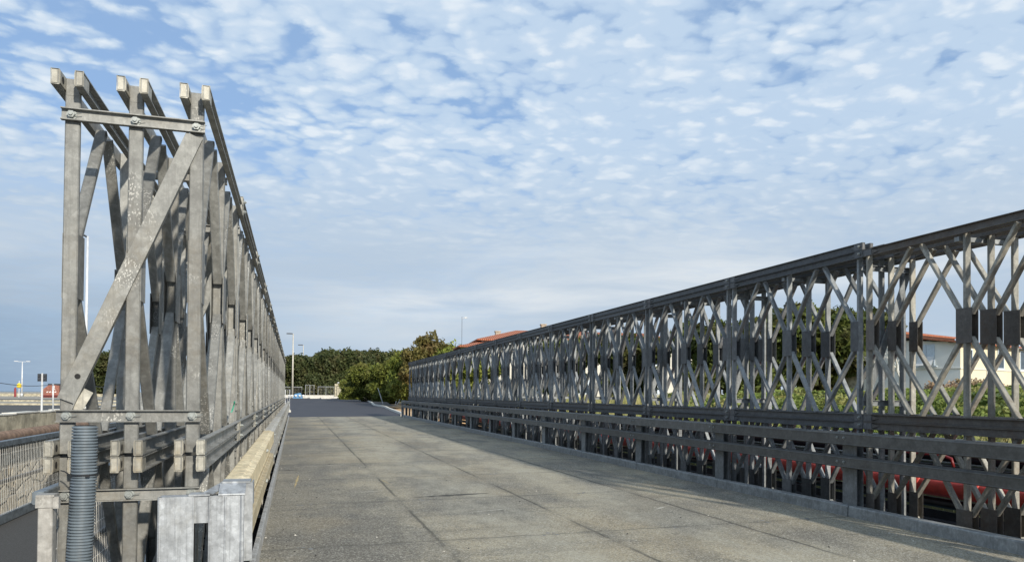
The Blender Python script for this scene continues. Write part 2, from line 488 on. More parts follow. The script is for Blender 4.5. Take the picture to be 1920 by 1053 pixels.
def leafmat(name, c1, c2, c3, sc_=.5):
    m, t, b = newmat(name)
    g = t.n('ShaderNodeNewGeometry')
    rv = g.outputs['Random Per Island']
    info = t.n('ShaderNodeObjectInfo').outputs['Random']
    n = t.noise(g.outputs['Position'], sc_, 4, .6)
    c = t.mix(rv, c1, c2)
    c = t.mix(t.ss(n, .45, .70, 0, .8), c, c3)
    hv = t.n('ShaderNodeHueSaturation'); t.put(hv.inputs['Value'], t.math('ADD', .78, t.math('MULTIPLY', info, .45))); t.put(hv.inputs['Color'], c)
    tr = t.n('ShaderNodeBsdfTranslucent')
    t.put(tr.inputs[0], hv.outputs[0])
    t.put(b.inputs['Base Color'], hv.outputs[0])
    b.inputs['Roughness'].default_value = .6
    b.inputs['Specular IOR Level'].default_value = .25
    mx = t.n('ShaderNodeMixShader'); mx.inputs[0].default_value = .28
    m.node_tree.links.new(b.outputs[0], mx.inputs[1]); m.node_tree.links.new(tr.outputs[0], mx.inputs[2])
    m.node_tree.links.new(mx.outputs[0], [x for x in m.node_tree.nodes if x.type == 'OUTPUT_MATERIAL'][0].inputs[0])
    return m
M['leaf_dark'] = leafmat('holm_oak_leaves', (.038, .056, .020), (.105, .125, .045), (.17, .15, .07), .45)
M['leaf_green'] = leafmat('tamarisk_leaves', (.085, .110, .026), (.26, .30, .06), (.26, .24, .07), .35)
M['leaf_olive'] = leafmat('olive_brown_leaves', (.10, .10, .03), (.20, .17, .055), (.24, .16, .07), .5)
M['leaf_hedge'] = leafmat('hedge_leaves', (.13, .18, .04), (.27, .34, .09), (.42, .38, .15), .8)
M['leaf_pine'] = leafmat('pine_needles', (.055, .080, .020), (.14, .17, .04), (.13, .10, .045), .6)
M['leaf_red'] = leafmat('reddish_shrub_leaves', (.44, .28, .17), (.62, .46, .32), (.34, .30, .14), 1.0)
M['grassm'] = leafmat('dry_grass_blades', (.20, .25, .06), (.50, .46, .20), (.52, .43, .22), .7)

# ------------------------------------------------------------------ terrain
def smooth(a, b, x):
    t_ = min(1, max(0, (x-a)/(b-a)))
    return t_*t_*(3-2*t_)
def deck_z(x):
    return -1.587 + .0102*(x+.3)
def road_z(x, y):
    return deck_z(min(max(x, -.3), 6.8)) + (max(0, min(y, 139)-50))*(.62/89)
def ground_z(x, y):
    # river basin beneath the bridge
    base = -1.66 + max(0, min(y, 139)-50)*(.60/89)
    if x < -9.5:
        base = -1.25 + smooth(40, 115, y)*.42
    right = -1.05 + smooth(11.5, 17, x)*.45
    basin_x = smooth(-9.8, -9.5, x)*(1-smooth(11.0, 12.2, x))
    basin_y = 1-smooth(46.5, 48.0, y)
    z = base
    if x > 11:
        wr = smooth(11.0, 12.2, x)*(1-smooth(46, 60, y))
        z = base*(1-wr) + right*wr
    z = z*(1-basin_x*basin_y) + (-4.2)*basin_x*basin_y
    if x > 12.5:
        z += .12*math.sin(x*.7+y*.31)*math.cos(y*.5)
    return z
def grid(name, xs, ys, fz, mat):
    v = [(x, y, fz(x, y)) for y in ys for x in xs]
    nx = len(xs)
    f = [(j*nx+i, j*nx+i+1, (j+1)*nx+i+1, (j+1)*nx+i) for j in range(len(ys)-1) for i in range(nx-1)]
    g = MB(); g.add(v, f)
    return g.build(name, mat)
xs = sorted(set([-160, -120, -90, -70, -50, -40, -30, -22, -16, -12, -9.82, -9.8, -9.5, -9.48] + [-9+i for i in range(0, 20)] + [11.0 + .3*i for i in range(5)] + [12.5+.75*i for i in range(18)] + [28, 32, 38, 46, 60, 90, 150, 400, 2500]))
ys = sorted(set([-60, -30, -15] + [-8+4*i for i in range(13)] + [44, 46.5, 47, 47.5, 48, 50, 54, 60, 68, 78, 90, 104, 120, 139, 160, 200, 260, 500, 3500]))
tag(grid('ground', xs, ys, ground_z, M['ground']), kind='structure')
g = MB(); g.add([(-6000, -3000, -3.0), (-159, -3000, -3.0), (-159, 8000, -3.0), (-6000, 8000, -3.0)], [(0, 1, 2, 3)])
g.add([(-9.4, -50, -3.95), (11.4, -50, -3.95), (11.4, 47.3, -3.95), (-9.4, 47.3, -3.95)], [(0, 1, 2, 3)])
tag(g.build('water', M['water']), kind='structure')

# deck of the bridge
g = MB()
ny = 30
for i in range(1):
    v = []; f = []
    Y0, Y1 = -9.0, 50.2
    v = [(-.308, Y0, deck_z(-.32)), (6.86, Y0, deck_z(6.86)), (6.86, Y1, deck_z(6.86)), (-.308, Y1, deck_z(-.32))]
    v += [(a, b_, c_-.16) for a, b_, c_ in v]
    g.add(v, [(0, 1, 2, 3), (7, 6, 5, 4), (4, 5, 1, 0), (5, 6, 2, 1), (6, 7, 3, 2), (7, 4, 0, 3)])
tag(g.build('bridge_deck', M['deck']), kind='structure')

# road beyond the bridge
ysr = [50.2, 53, 56, 60, 66, 74, 84, 95, 110, 125, 139, 150]
kerbR = [(50.2, 6.9), (53, 7.25), (57, 7.45), (66, 7.9), (72, 8.3), (76, 8.25), (80, 8.1), (84, 8.35), (95, 9.2), (110, 10.0), (125, 10.2), (139, 10.25), (150, 10.5)]
def kx(y):
    for (a, b_), (c_, d_) in zip(kerbR, kerbR[1:]):
        if y <= c_: return b_ + (d_-b_)*(y-a)/(c_-a)
    return kerbR[-1][1]
g = MB()
yy = [50.2 + i*(150-50.2)/60 for i in range(61)]
v = []; f = []
for y in yy:
    xl = -1.0 - smooth(52, 75, y)*9
    for k in range(7):
        x = xl + (kx(y)-xl)*k/6
        v.append((x, y, road_z(x, y) + .004))
for j_ in range(60):
    for k in range(6):
        f.append((j_*7+k, j_*7+k+1, (j_+1)*7+k+1, (j_+1)*7+k))
g.add(v, f)
tag(g.build('road', M['road']), kind='structure')

# white kerb along the right edge of the road
g = MB()
yk = [51 + i*.9 for i in range(105)]
for a, b_ in zip(yk, yk[1:]):
    xa, xb = kx(a), kx(b_)
    za, zb = road_z(xa, a), road_z(xb, b_)
    w = .22
    vs = [(xa, a, za-.1), (xa+w, a, za-.1), (xa+w, a, za+.15), (xa+.02, a, za+.15), (xb, b_-.03, zb-.1), (xb+w, b_-.03, zb-.1), (xb+w, b_-.03, zb+.15), (xb+.02, b_-.03, zb+.15)]
    g.add(vs, [(0, 1, 2, 3), (7, 6, 5, 4), (4, 5, 1, 0), (5, 6, 2, 1), (6, 7, 3, 2), (7, 4, 0, 3)])
tag(g.build('road_kerb', M['conc_pale']), kind='structure')
# black footpath behind the kerb
g = MB()
v = []; f = []
yp = [72+i*3 for i in range(14)]
for y in yp:
    v += [(kx(y)+.24, y, road_z(7, y)+.13), (kx(y)+1.6+.4*smooth(72, 90, y), y, road_z(7, y)+.14)]
f = [(2*i, 2*i+1, 2*i+3, 2*i+2) for i in range(len(yp)-1)]
g.add(v, f)
tag(g.build('footpath', M['asph']), kind='structure')
# pale kerb and terrace around the far end of the road
g = MB()
g.box(-12, 9.5, 141.0, 141.6, -1.2, -.62)
g.box(-14, 12, 146, 146.4, -1.0, -.42)
tag(g.build('far_kerb', M['conc_pale']), kind='structure')

# seaside roads on the left
g = MB()
for (y0, y1, z_) in ((44, 66, .012), (80, 92, .012)):
    v = []
    n_ = 12
    for i in range(n_+1):
        y = y0 + (y1-y0)*i/n_
        v += [(-150, y-22*.0, ground_z(-20, y)+z_), (-9.9, y, ground_z(-20, y)+z_)]
    g.add(v, [(2*i, 2*i+1, 2*i+3, 2*i+2) for i in range(n_)])
tag(g.build('seaside_road', M['asph']), kind='structure')
g = MB()
for y in (66.2, 79.6):
    g.box(-150, -9.9, y, y+.25, -1.3, ground_z(-20, y)+.14)
tag(g.build('seaside_kerb', M['conc']), kind='structure')
g = MB(); g.box(-150, -24, 126, 126.4, -1, -.42)
sw = tag(g.build('sea_wall', M['conc']), 'long low pale wall along the far edge of the plaza before the sea', 'wall')

# footway beside the left girder
g = MB()
g.box(-3.32, -1.48, -3.0, 48.5, -1.66, -1.53)
tag(g.build('footway', M['asph']), kind='structure')

# kerbs of the deck: pieces 3.05 m long of folded galvanised steel
def kerb_line(name, xi, xo, y0, y1, mat):
    g = MB()
    y = y0
    while y < y1:
        e = min(y+3.04, y1)
        zb = deck_z(xi)
        s_ = 1 if xo > xi else -1
        prof = [(0, -.01), (.006*s_, .120), (.016*s_, .135), (abs(xo-xi)*s_, .135), (abs(xo-xi)*s_, .123), (.03*s_, .123), (.02*s_, -.01)]
        g.prism(prof, (xi, y, zb), (xi, e-.012, zb), (1, 0, 0), (0, 0, 1))
        y += 3.048
    return tag(g.build(name, mat), kind='structure')
kerb_line('deck_kerb', -.30, -.352, J0-3.048*2+.02, 50.0, M['kerb_steel'])
kerb_line('deck_kerb_far', 6.77, 6.90, J0-3.048*4+.02, 49.0, M['kerb_far'])

# bolt heads showing at the deck joints, little ovals of bright steel
g = MB()
for k in range(-1, 6):
    for x in (.15, 1.0, 1.9, 2.75, 3.75, 4.35, 5.5, 6.2):
        if rnd.random() < .45: continue
        yj = J0+3.048*k
        for q in (-1, 1):
            for q2 in range(2):
                xx = x + rnd.uniform(-.1, .1); yc = yj + q*.05 + rnd.uniform(-.02, .02)
                z0 = deck_z(xx)
                r_ = rnd.uniform(.012, .03)
                g.tube([(xx, yc, z0-.002), (xx, yc, z0+.003)], r_, 8)
tag(g.build('deck_fixings', M['steel']), kind='structure')
g = MB()
def scuff(x0, y0, x1, y1, w, seed):
    r_ = random.Random(seed); n_ = 14; v = []
    nx, ny = -(y1-y0), (x1-x0); l_ = math.hypot(nx, ny); nx /= l_; ny /= l_
    for i in range(n_+1):
        t_ = i/n_; x = x0+(x1-x0)*t_; y = y0+(y1-y0)*t_
        a = w*math.sin(math.pi*min(1, max(.0, t_)))*r_.uniform(.35, 1.0) + .001
        for q in (-1, 1): v.append((x+nx*a*q, y+ny*a*q, deck_z(x)+.003))
    g.add(v, [(2*i, 2*i+1, 2*i+3, 2*i+2) for i in range(n_)])
M['ochre'] = simple('ochre_paint', (.42, .33, .17), .9, 0, .4, 40)
M['pale'] = simple('pale_scrape', (.46, .44, .38), .9, 0, .4, 60)
M['tar'] = simple('dark_tar', (.07, .068, .058), .9, 0, .4, 30)
g.mi = 0
scuff(.10, 14.9, .02, 12.9, .028, 1); scuff(1.52, 13.7, 1.62, 12.9, .014, 2)
g.mi = 1
scuff(.12, 16.6, 1.4, 16.75, .035, 3); scuff(.9, 12.05, 1.45, 12.1, .03, 4); scuff(2.2, 9.6, 2.9, 9.75, .02, 5); scuff(4.7, 9.1, 4.95, 9.3, .03, 6); scuff(3.2, 9.9, 3.5, 9.8, .012, 7)
g.mi = 2
scuff(1.75, 11.22, 3.0, 11.35, .10, 8); scuff(-.22, 15.9, .12, 15.9, .07, 9); scuff(.05, 13.0, .13, 13.0, .03, 10); scuff(.0, 26.2, 1.2, 26.3, .12, 11)
tag(g.build('deck_marks', [M['ochre'], M['pale'], M['tar']]), kind='structure')
g = MB()
for i in range(170):
    x = rnd.uniform(-.25, 6.7) if rnd.random() < .5 else rnd.uniform(-.28, .3)
    y = 5.5 + 20*rnd.random()**2
    s_ = rnd.uniform(.004, .016)
    z0 = deck_z(x)
    a = rnd.uniform(0, 3)
    pts = [(x+math.cos(a+k*2.09)*s_*rnd.uniform(.6, 1.4), y+math.sin(a+k*2.09)*s_*rnd.uniform(.6, 1.4), z0) for k in range(3)] + [(x, y, z0+s_*.8)]
    g.mi = 0 if rnd.random() < .6 else 1
    g.add(pts, [(0, 1, 3), (1, 2, 3), (2, 0, 3)])
tag(g.build('loose_grit', [M['dark'], M['conc_pale']]), kind='stuff')

# ------------------------------------------------------------------ truss panels
L = 3.048
J0 = 7.93                            # a pin joint of both girders
YU = (.083, 1.524, 2.965)
CW, CH, CT = .041, .094, .008
ZC = .049                            # chord centre above the panel's lowest level       # channel flange, height, thickness
def chord_mb(z, pin=True, lug=True, end=True):
    g = MB()
    E0, E1 = -.055, L-.055          # the chord reaches a little past the pin towards the open end
    for s_ in (-1, 1):
        g.mi = 1
        x0 = s_*.042
        g.channel((x0, E0+.006, z), (x0, E1-.006, z), CW, CH, CT, (s_, 0, 0))
        # tapered stiffener seen on the web near each joint
        for yc, d_ in ((E0+.15, 1), (E1-.15, -1)):
            xo = s_*(.042+CT); xi = s_*(.042+CW*.75)
            g.add([(xo, yc, z-.03), (xi, yc, z-.03), (xi, yc, z+.03), (xo, yc, z+.03), (xo, yc+d_*.12, z)], [(0, 1, 2, 3), (1, 4, 2), (2, 4, 3), (0, 4, 1)])
        g.mi = 2
        for ya, yb in ((E0, E0+.15), (E1-.15, E1-.002)):
            xa, xb = sorted((s_*.050, s_*(.042+CW-.004)))
            g.box(xa, xb, ya+.002, yb, z-CH/2+.009, z+CH/2-.009)
            g.box(min(s_*.036, s_*.042), max(s_*.036, s_*.042), ya+.006, yb, z-.036, z+.036)
            # weld bead around the very end
            xi, xo = s_*.0415, s_*(.042+CW)
            yq = ya+.004 if ya < 1 else yb-.004
            zq = CH/2-.003
            g.tube([(xi, yq, z-zq), (xo, yq, z-zq), (xo, yq, z+zq), (xi, yq, z+zq), (xi, yq, z-zq)], .0038, 5, cap=False)
    return g
def upright_mb(y, H):
    g = MB()
    g.beam((0, y, .012), (0, y, H-.012), .080, .036, (1, 0, 0), .006)
    # weld beads and the open inner side of the folded section
    g.box(-.030, .030, y-.0195, y-.0175, .10, .112); g.box(-.030, .030, y-.0195, y-.0175, H-.112, H-.10)
    return g
def diag_pts(H):
    m_ = H/2; zb, zt = CH+.004, H-CH-.004
    out = []
    for (ya, yb) in ((YU[0]+.060, .760), (YU[1]-.06, .915), (YU[1]+.06, L-.915), (YU[2]-.060, L-.760)):
        out.append(((0, ya, m_+.13), (0, yb, zt)))
        out.append(((0, ya, m_-.13), (0, yb, zb)))
    return out
def diag_mb(a, b_):
    g = MB()
    g.beam(a, b_, .068, .040, (1, 0, 0), .006)
    return g
def gusset_mb(k, H):
    g = MB()
    y0, y1 = ((YU[0]-.016, YU[0]+.125), (YU[1]-.10, YU[1]+.10), (YU[2]-.125, YU[2]+.016))[k]
    q0, q1 = ((.0385, .0415), (.042, .0485), (.0385, .0415))[k]
    for s_ in (-1, 1):
        xa, xb = sorted((s_*q0, s_*q1))
        g.box(xa, xb, y0, y1, H/2-.192, H/2+.192)
    return g
def merge(dst, src, mi=None):
    b_ = len(dst.v)
    dst.v.extend(src.v)
    dst.f.extend(tuple(i+b_ for i in f) for f in src.f)
    dst.m.extend(src.m if mi is None else [mi]*len(src.f))

def make_panel_protos(H, mat, mc, ml):
    """detailed: truss_panel (its two chords) with uprights, diagonals and gusset plates as sub-parts; plain: one mesh"""
    det = empty('truss_panel')
    plain = MB()
    for z in (ZC, H-ZC):
        c_ = chord_mb(z); merge(plain, c_); c_.build('chord', [mat, mc, ml], det)
    for y in YU:
        u = upright_mb(y, H); merge(plain, u); u.build('upright', mat, det)
    for a, b_ in diag_pts(H):
        u = diag_mb(a, b_); merge(plain, u); u.build('diagonal', mat, det)
    for k in range(3):
        u = gusset_mb(k, H); merge(plain, u, 1); u.build('gusset_plate', mc, det)
    pl_ = plain.build('truss_panel', [mat, mc, ml])
    return det, pl_

def set_mat_tree(o):
    """the stained steel of the near panel, on meshes of its own"""
    if o.data:
        if o.data.name not in MESHES: MESHES[o.data.name] = remat(o.data)
        o.data = MESHES[o.data.name]
    for ch in o.children: set_mat_tree(ch)
MESHES = {}
def remat(me):
    m2 = me.copy()
    for i, m_ in enumerate(me.materials):
        m2.materials[i] = {'galvanised_steel_grey': M['steel_rust'], 'galvanised_steel_chord': M['steel_rustc']}.get(m_.name, m_)
    return m2

def girder(label, side, cx, zj, H, Yfirst, ks, mat, mc, ml, kre, nd, ndi, first_open=False):
    """cx: truss centres, front (roadside) first. zj: level of the joint between the two storeys."""
    root = empty('bridge_girder', (cx[0], Yfirst, zj))
    tag(root, label, 'bridge girder', 'steel truss girders along both sides of the deck')
    det, pln = make_panel_protos(H, mat, mc, ml)
    used = {det.name: False, pln.name: False}
    def put(proto, loc):
        if not used[proto.name]:
            used[proto.name] = True
            o = proto
        else:
            o = copy_tree(proto)
        o.parent = root
        o.location = loc
        return o
    allp = []
    for i, x in enumerate(cx):
        for k in ks:
            for st_ in (0, 1):
                lim = nd if i == 0 else ndi
                o = put(det if k < lim else pln, (x-cx[0], k*L, 0 if st_ == 0 else -H))
                allp.append((o, i, k, st_))
    # chord reinforcement on the top chord
    cr = chord_mb(0, True)
    rp = cr.build('chord_reinforcement', [mat, mc, ml])
    f_ = True
    for i, x in enumerate(cx):
        for k in ks:
            if k < kre: continue
            o = rp if f_ else copy_tree(rp)
            f_ = False
            o.parent = root; o.location = (x-cx[0], k*L, H+.049)
    # pins at the joints of each chord, merged per joint and truss
    s_ = -1 if side == 'R' else 1
    zs = [ZC, H-ZC, -ZC, -H+ZC, H+.049]
    pin = None
    for k in ks:
        if k == ks[0]: continue
        for z in zs[:3] + zs[4:]:
            if pin is None:
                pm = MB(); pm.bolt((0, 0, 0), (s_, 0, 0), .015, .02); pin = pm.build('joint_pin', M['bolt'], root); o = pin
            else: o = copy_tree(pin, root)
            o.location = (s_*.086, k*L, z)
    # bracing frames between the trusses at each joint
    xa = min(x-cx[0] for x in cx) - .055; xb = max(x-cx[0] for x in cx) + .048
    def bar(z, y):
        g = MB()
        g.prism([(0, -.036), (.007, -.036), (.007, .036), (0, .036)], (xa, y, z), (xb, y, z), (0, -1, 0), (0, 0, 1))
        for q in (-.036, .030):
            g.box(xa, xb, y-.034, y-.0, z+q, z+q+.006)
        return g
    def brc(y, z0, z1, fl):
        g = MB()
        x0, x1 = (xa+.055, xb-.055) if fl else (xb-.055, xa+.055)
        g.beam((x0, y, z0), (x1, y, z1), .007, .10, (0, 1, 0), .001)
        dv = Vector((x1-x0, 0, z1-z0)).normalized(); nn = Vector((dv.z, 0, -dv.x))
        off = nn*.047*(1 if nn.x > 0 else -1)
        g.beam(Vector((x0, y+.022, z0))+off, Vector((x1, y+.022, z1))+off, .045, .007, (0, 1, 0), .001)
        return g
    fr = MB()
    for z in (H-.23, .235, -.235):
        merge(fr, bar(z, 0))
    merge(fr, brc(.012, .26, H-.26, True))
    frm = None
    for k in ks:
        if k == ks[0] and first_open: continue
        if k == ks[0]: continue
        if frm is None:
            frm = fr.build('bracing_frame', mat); o = frm
        else:
            o = copy_tree(frm)
        o.parent = root; o.location = (0, k*L+YU[0]-.019 if side == 'L' else k*L-YU[0]+.055, 0)
    # horizontal struts between the trusses at mid panel
    hbf = None
    for k in ks:
        for z in (H-CH-.07, -H*.5-.3):
            if hbf is None:
                hb = MB(); hb.prism([(-.03, 0), (.03, 0), (.03, .05), (-.03, .05)], (xa, 1.524+.08, 0), (xb, 1.524+.08, 0), (0, 1, 0), (0, 0, 1))
                hbf = hb.build('cross_strut', mat, root); o = hbf
            else:
                o = copy_tree(hbf, root)
            o.location = (0, k*L, z)
    return root, allp, (xa, xb, bar, brc)

CXL = [-.60, -.943, -1.286]
CXR = [7.073, 7.415, 7.757]
HL, HR = 2.246, 2.205
YL0 = J0 - L
ZL, ZR = -.382, -.310
rootL, pL, (xaL, xbL, barL, brcL) = girder(
    'left bridge girder, three sunlit galvanised lattice trusses side by side with an open end and no panels beyond the hose',
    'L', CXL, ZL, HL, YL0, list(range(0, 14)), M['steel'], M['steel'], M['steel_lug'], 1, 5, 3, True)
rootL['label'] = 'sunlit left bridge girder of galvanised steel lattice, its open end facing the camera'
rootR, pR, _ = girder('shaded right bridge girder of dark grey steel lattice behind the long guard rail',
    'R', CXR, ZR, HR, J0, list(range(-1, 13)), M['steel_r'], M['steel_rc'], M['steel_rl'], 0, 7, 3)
for o, i, k, st_ in pR:
    if k == -1: set_mat_tree(o)

# open end of the left girder: front bars, big diagonal plate, bolts, end chord lugs
yf = YU[0]-.020
for z in (HL-.23, .235, -.235):
    b_ = barL(z, yf).build('bracing_bar', M['steel'], rootL)
    for x in CXL:
        g = MB(); g.bolt((x-CXL[0], yf-.007, z), (0, -1, 0), .0215, .026)
        g.tube([(x-CXL[0]+.01, yf-.03, z-.004), (x-CXL[0]+.06, yf-.034, z+.008)], .0022, 5)
        g.build('bolt', M['bolt'], b_, smooth=False)
g = MB()
xd0, xd1 = xaL+.052, xbL-.06
g.beam((xd0, yf-.012, .325), (xd1, yf-.012, HL-.285), .008, .100, (0, 1, 0), .001)
dv = Vector((xd1-xd0, 0, HL-.61)).normalized(); nn = Vector((dv.z, 0, -dv.x))
g.beam(Vector((xd0, yf+.008, .325))+nn*.0465-dv*.05, Vector((xd1, yf+.008, HL-.285))+nn*.0465, .045, .007, (0, 1, 0), .001)
dg = g.build('diagonal_brace', M['steel'], rootL)
g = MB(); c_ = Vector((xd0, yf-.0165, .325)) + dv*.155
g.tube([c_, c_+Vector((0, -.0012, 0))], .016, 18)
g.build('bolt_hole_shade', M['dark'], dg)  # dark disc on the plate, the hole's inner shade given as colour
# bolt plates and keeper clips where the front bars meet the uprights
for z in (HL-.23, .235):
    for x in CXL:
        g = MB(); g.box(x-CXL[0]-.03, x-CXL[0]+.03, YU[0]+.0185, YU[0]+.026, z-.045, z+.045)
        g.build('keeper_plate', M['steel_lug'], rootL)
g = MB()
g.beam((xd0+.035, yf+.006, .235), (xd0+.115, yf+.006, .385), .006, .055, (0, 1, 0), .001)
g.build('brace_tab', M['steel_lug'], rootL)
# second end frame below
g = MB()
g.beam((xbL-.06, yf+.012, -.28), (xaL+.05, yf+.012, -HL+.3), .008, .10, (0, 1, 0), .001)
g.build('diagonal_brace', M['steel'], rootL)
# pin holes of the open lugs as dark discs, inner shade painted as colour
ph = None
for x in CXL:
    for z in (HL-ZC, ZC, -ZC):
        for s_ in (-1, 1):
            if ph is None:
                g = MB(); g.tube([(-.0005, 0, 0), (.0005, 0, 0)], .021, 14); ph = g.build('pin_hole_shade', M['dark'], rootL); o = ph
            else: o = copy_tree(ph, rootL)
            o.location = (x-CXL[0]+s_*.0352, .005, z)
M['green'] = simple('green_tape', (.05, .30, .20), .5)
g = MB(); g.tube([(.088+.012*math.cos(a), 2.02+.045*math.sin(a), .255+.045*math.cos(a*1.0)) for a in [q*.5 for q in range(-1, 8)]], .007, 6)
g.build('tape_loop', M['green'], rootL)
# ------------------------------------------------------------------ guard rails
def rail_seg_mb(y0, y1, zt, zb, xi, xo, lip=True):
    """box rail with a folded top: inner face at xi, back at xo"""
    g = MB()
    s_ = 1 if xo > xi else -1
    w = abs(xo-xi); h = zt-zb
    prof = [(0, .012), (.012*s_, 0), (w*.55*s_, 0), (w*s_, 0), (w*s_, h-.004), (w*.94*s_, h), (.045*s_, h), (.036*s_, h-.010), (.006*s_, h-.014), (.0*s_, h-.024), (.003*s_, h-.034), (.003*s_, .02)]
    if s_ < 0: prof = prof
    g.prism(prof, (xi, y0, zb), (xi, y1, zb), (1, 0, 0), (0, 0, 1))
    return g
def guard(label, x_in, dirx, ztop, y_posts, y0, y1, mats, postmat, zb_post):
    root = empty('guard_rail', (x_in, y0, zb_post))
    tag(root, label, 'guard rail', 'double steel guard rails along both kerbs')
    def loc(g, name, mat, par=root, **kw):
        g.v = [(a-x_in, b_-y0, c_-zb_post) if par is root else (a, b_, c_) for a, b_, c_ in g.v]
        return g.build(name, mat, par, **kw)
    seg = 6.096
    y = y0; i = 0
    while y < y1-.01:
        e = min(y+seg, y1)
        for (zt, zb) in ((ztop, ztop-.165), (ztop-.30, ztop-.447)):
            o = loc(rail_seg_mb(y+.003, e-.003, zt, zb, x_in, x_in+dirx*(.135)), 'rail', mats[min(i, len(mats)-1)])
        y = e; i += 1
    for yp in y_posts:
        g = MB()
        xp = x_in+dirx*.141; xq = x_in+dirx*.20
        xa_, xb_ = sorted((xp, xq))
        # H post: two flanges and a web
        g.box(*sorted((xp, xp+dirx*.010)), yp-.125, yp+.125, zb_post, ztop-.03)
        g.box(*sorted((xp+dirx*.095, xp+dirx*.105)), yp-.125, yp+.125, zb_post, ztop-.12)
        g.box(*sorted((xp+dirx*.010, xp+dirx*.095)), yp-.005, yp+.005, zb_post, ztop-.12)
        po = loc(g, 'post', postmat)
        g = MB()
        for z in (ztop-.05, ztop-.355):
            for dy in (-.06, .06):
                g.bolt((x_in-dirx*.0, yp+dy, z-.02), (-dirx, 0, 0), .014, .012)
        loc(g, 'rail_bolts', M['bolt'])
    return root, loc
zkr = deck_z(6.8)
posts = [J0+.01+L*k for k in range(-3, 14)]
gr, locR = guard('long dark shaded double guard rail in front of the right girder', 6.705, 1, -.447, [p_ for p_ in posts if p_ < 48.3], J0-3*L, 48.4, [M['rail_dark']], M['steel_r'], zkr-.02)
g = MB(); g.box(6.70, 6.86, 48.4, 48.5, zkr, -.445)
locR(g, 'end_post', M['steel_r'])
postsL = [J0+.01+L*k for k in range(0, 14)]
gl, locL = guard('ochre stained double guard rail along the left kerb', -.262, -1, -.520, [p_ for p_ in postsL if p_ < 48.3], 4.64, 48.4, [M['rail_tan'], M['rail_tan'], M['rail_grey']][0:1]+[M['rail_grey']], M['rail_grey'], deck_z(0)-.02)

# end bracket of the left guard rail: fabricated plate with a slot, ribs and a cap
g = MB()
YB = 4.50
x0, x1, x2, x3 = -.712, -.535, -.452, -.272
zt = -.585
g.box(x0, x1, YB, YB+.10, -1.62, zt)
g.box(x2, x3, YB+.004, YB+.104, -1.62, zt)
g.box(x1, x2, YB+.008, YB+.09, -.735, zt-.001)
g.box(x1-.008, x1, YB+.01, YB+.09, -1.62, -.735); g.box(x2, x2+.008, YB+.01, YB+.09, -1.62, -.735)
# rolled edges and vertical weld ribs
for x in (x0+.004, x3-.006):
    g.tube([(x, YB+.006, -1.62), (x, YB+.006, zt)], .012, 8)
for x in (x0+.085, x1+.0, x2+.0, x2+.085):
    g.tube([(x, YB+.0015, -1.62), (x, YB+.0015, zt-.004)], .005, 6)
locL(g, 'end_bracket', M['steel_new'])
g = MB()
v = [(-.405, YB-.005, zt+.003), (-.262, YB-.005, zt+.003), (-.262, YB+.10, zt+.052), (-.405, YB+.10, zt+.052)]
g.add(v + [(a, b_+.002, c_+.008) for a, b_, c_ in v], [(0, 1, 2, 3), (7, 6, 5, 4), (0, 4, 5, 1), (1, 5, 6, 2), (2, 6, 7, 3), (3, 7, 4, 0)])
g.box(-.395, -.240, YB+.10, YB+.24, zt+.056, zt+.068)
g.box(-.405, -.226, YB+.105, YB+.115, -.98, zt+.060)
g.box(-.2335, -.226, YB+.1155, YB+.26, -.66, zt+.060)
g.box(-.56, -.45, YB-.004, YB+.10, zt+.002, zt+.012)
g.beam((-.46, YB+.03, zt+.012), (-.36, YB+.20, zt+.06), .06, .008, (1, 0, 0), .001)
locL(g, 'end_cap', M['steel_new'])
# a small folded plate at the foot of the left kerb
g = MB(); z_ = deck_z(-.3)
g.add([(-.30, 4.95, z_+.005), (-.20, 5.02, z_+.005), (-.27, 5.12, z_+.012), (-.36, 5.05, z_+.11)], [(0, 1, 2, 3)])
g.add([(-.30, 4.95, z_), (-.20, 5.02, z_), (-.27, 5.12, z_+.006), (-.36, 5.05, z_+.10)], [(3, 2, 1, 0)])
locL(g, 'foot_plate', M['steel_new'])

# transom beams beneath the deck carry both girders
tr_root = empty('deck_frame', (3.3, 20, -2.0))
tag(tr_root, 'steel transom beams crossing beneath the deck between the two girders', 'deck frame')
g = MB()
for z0, z1, w in ((-.22, -.205, .10), (.19, .205, .10), (-.205, .19, .006)):
    g.box(-4.9, 4.75, -w, w, z0, z1)
tb = None
for k in range(-3, 14):
    for dy in (.30,):
        if tb is None: tb = g.build('transom_beam', M['darksteel'], tr_root); o = tb
        else: o = copy_tree(tb, tr_root)
        o.location = (0, J0+L*k+dy-20, .02)

# ------------------------------------------------------------------ corrugated hose at the left end
hose_pts = [(-1.143, 4.755, -.198), (-1.145, 4.755, -.50), (-1.155, 4.75, -.80), (-1.163, 4.74, -1.1), (-1.17, 4.73, -1.54)]
def interp(z):
    for a, b_ in zip(hose_pts, hose_pts[1:]):
        if b_[2] <= z <= a[2]:
            t_ = (a[2]-z)/(a[2]-b_[2])
            return (a[0]+(b_[0]-a[0])*t_, a[1]+(b_[1]-a[1])*t_, z)
    return hose_pts[-1]
g = MB(); pts = []; rr = []
z = -.198; pitch = .0172
while z > -1.53:
    for dz_, r_ in ((0, .058), (.0035, .058), (.005, .0655), (.0095, .0672), (.0140, .0655), (.0155, .058)):
        pts.append(interp(z-dz_)); rr.append(r_)
    z -= pitch
g.tube(pts, rr, 36, cap=False)
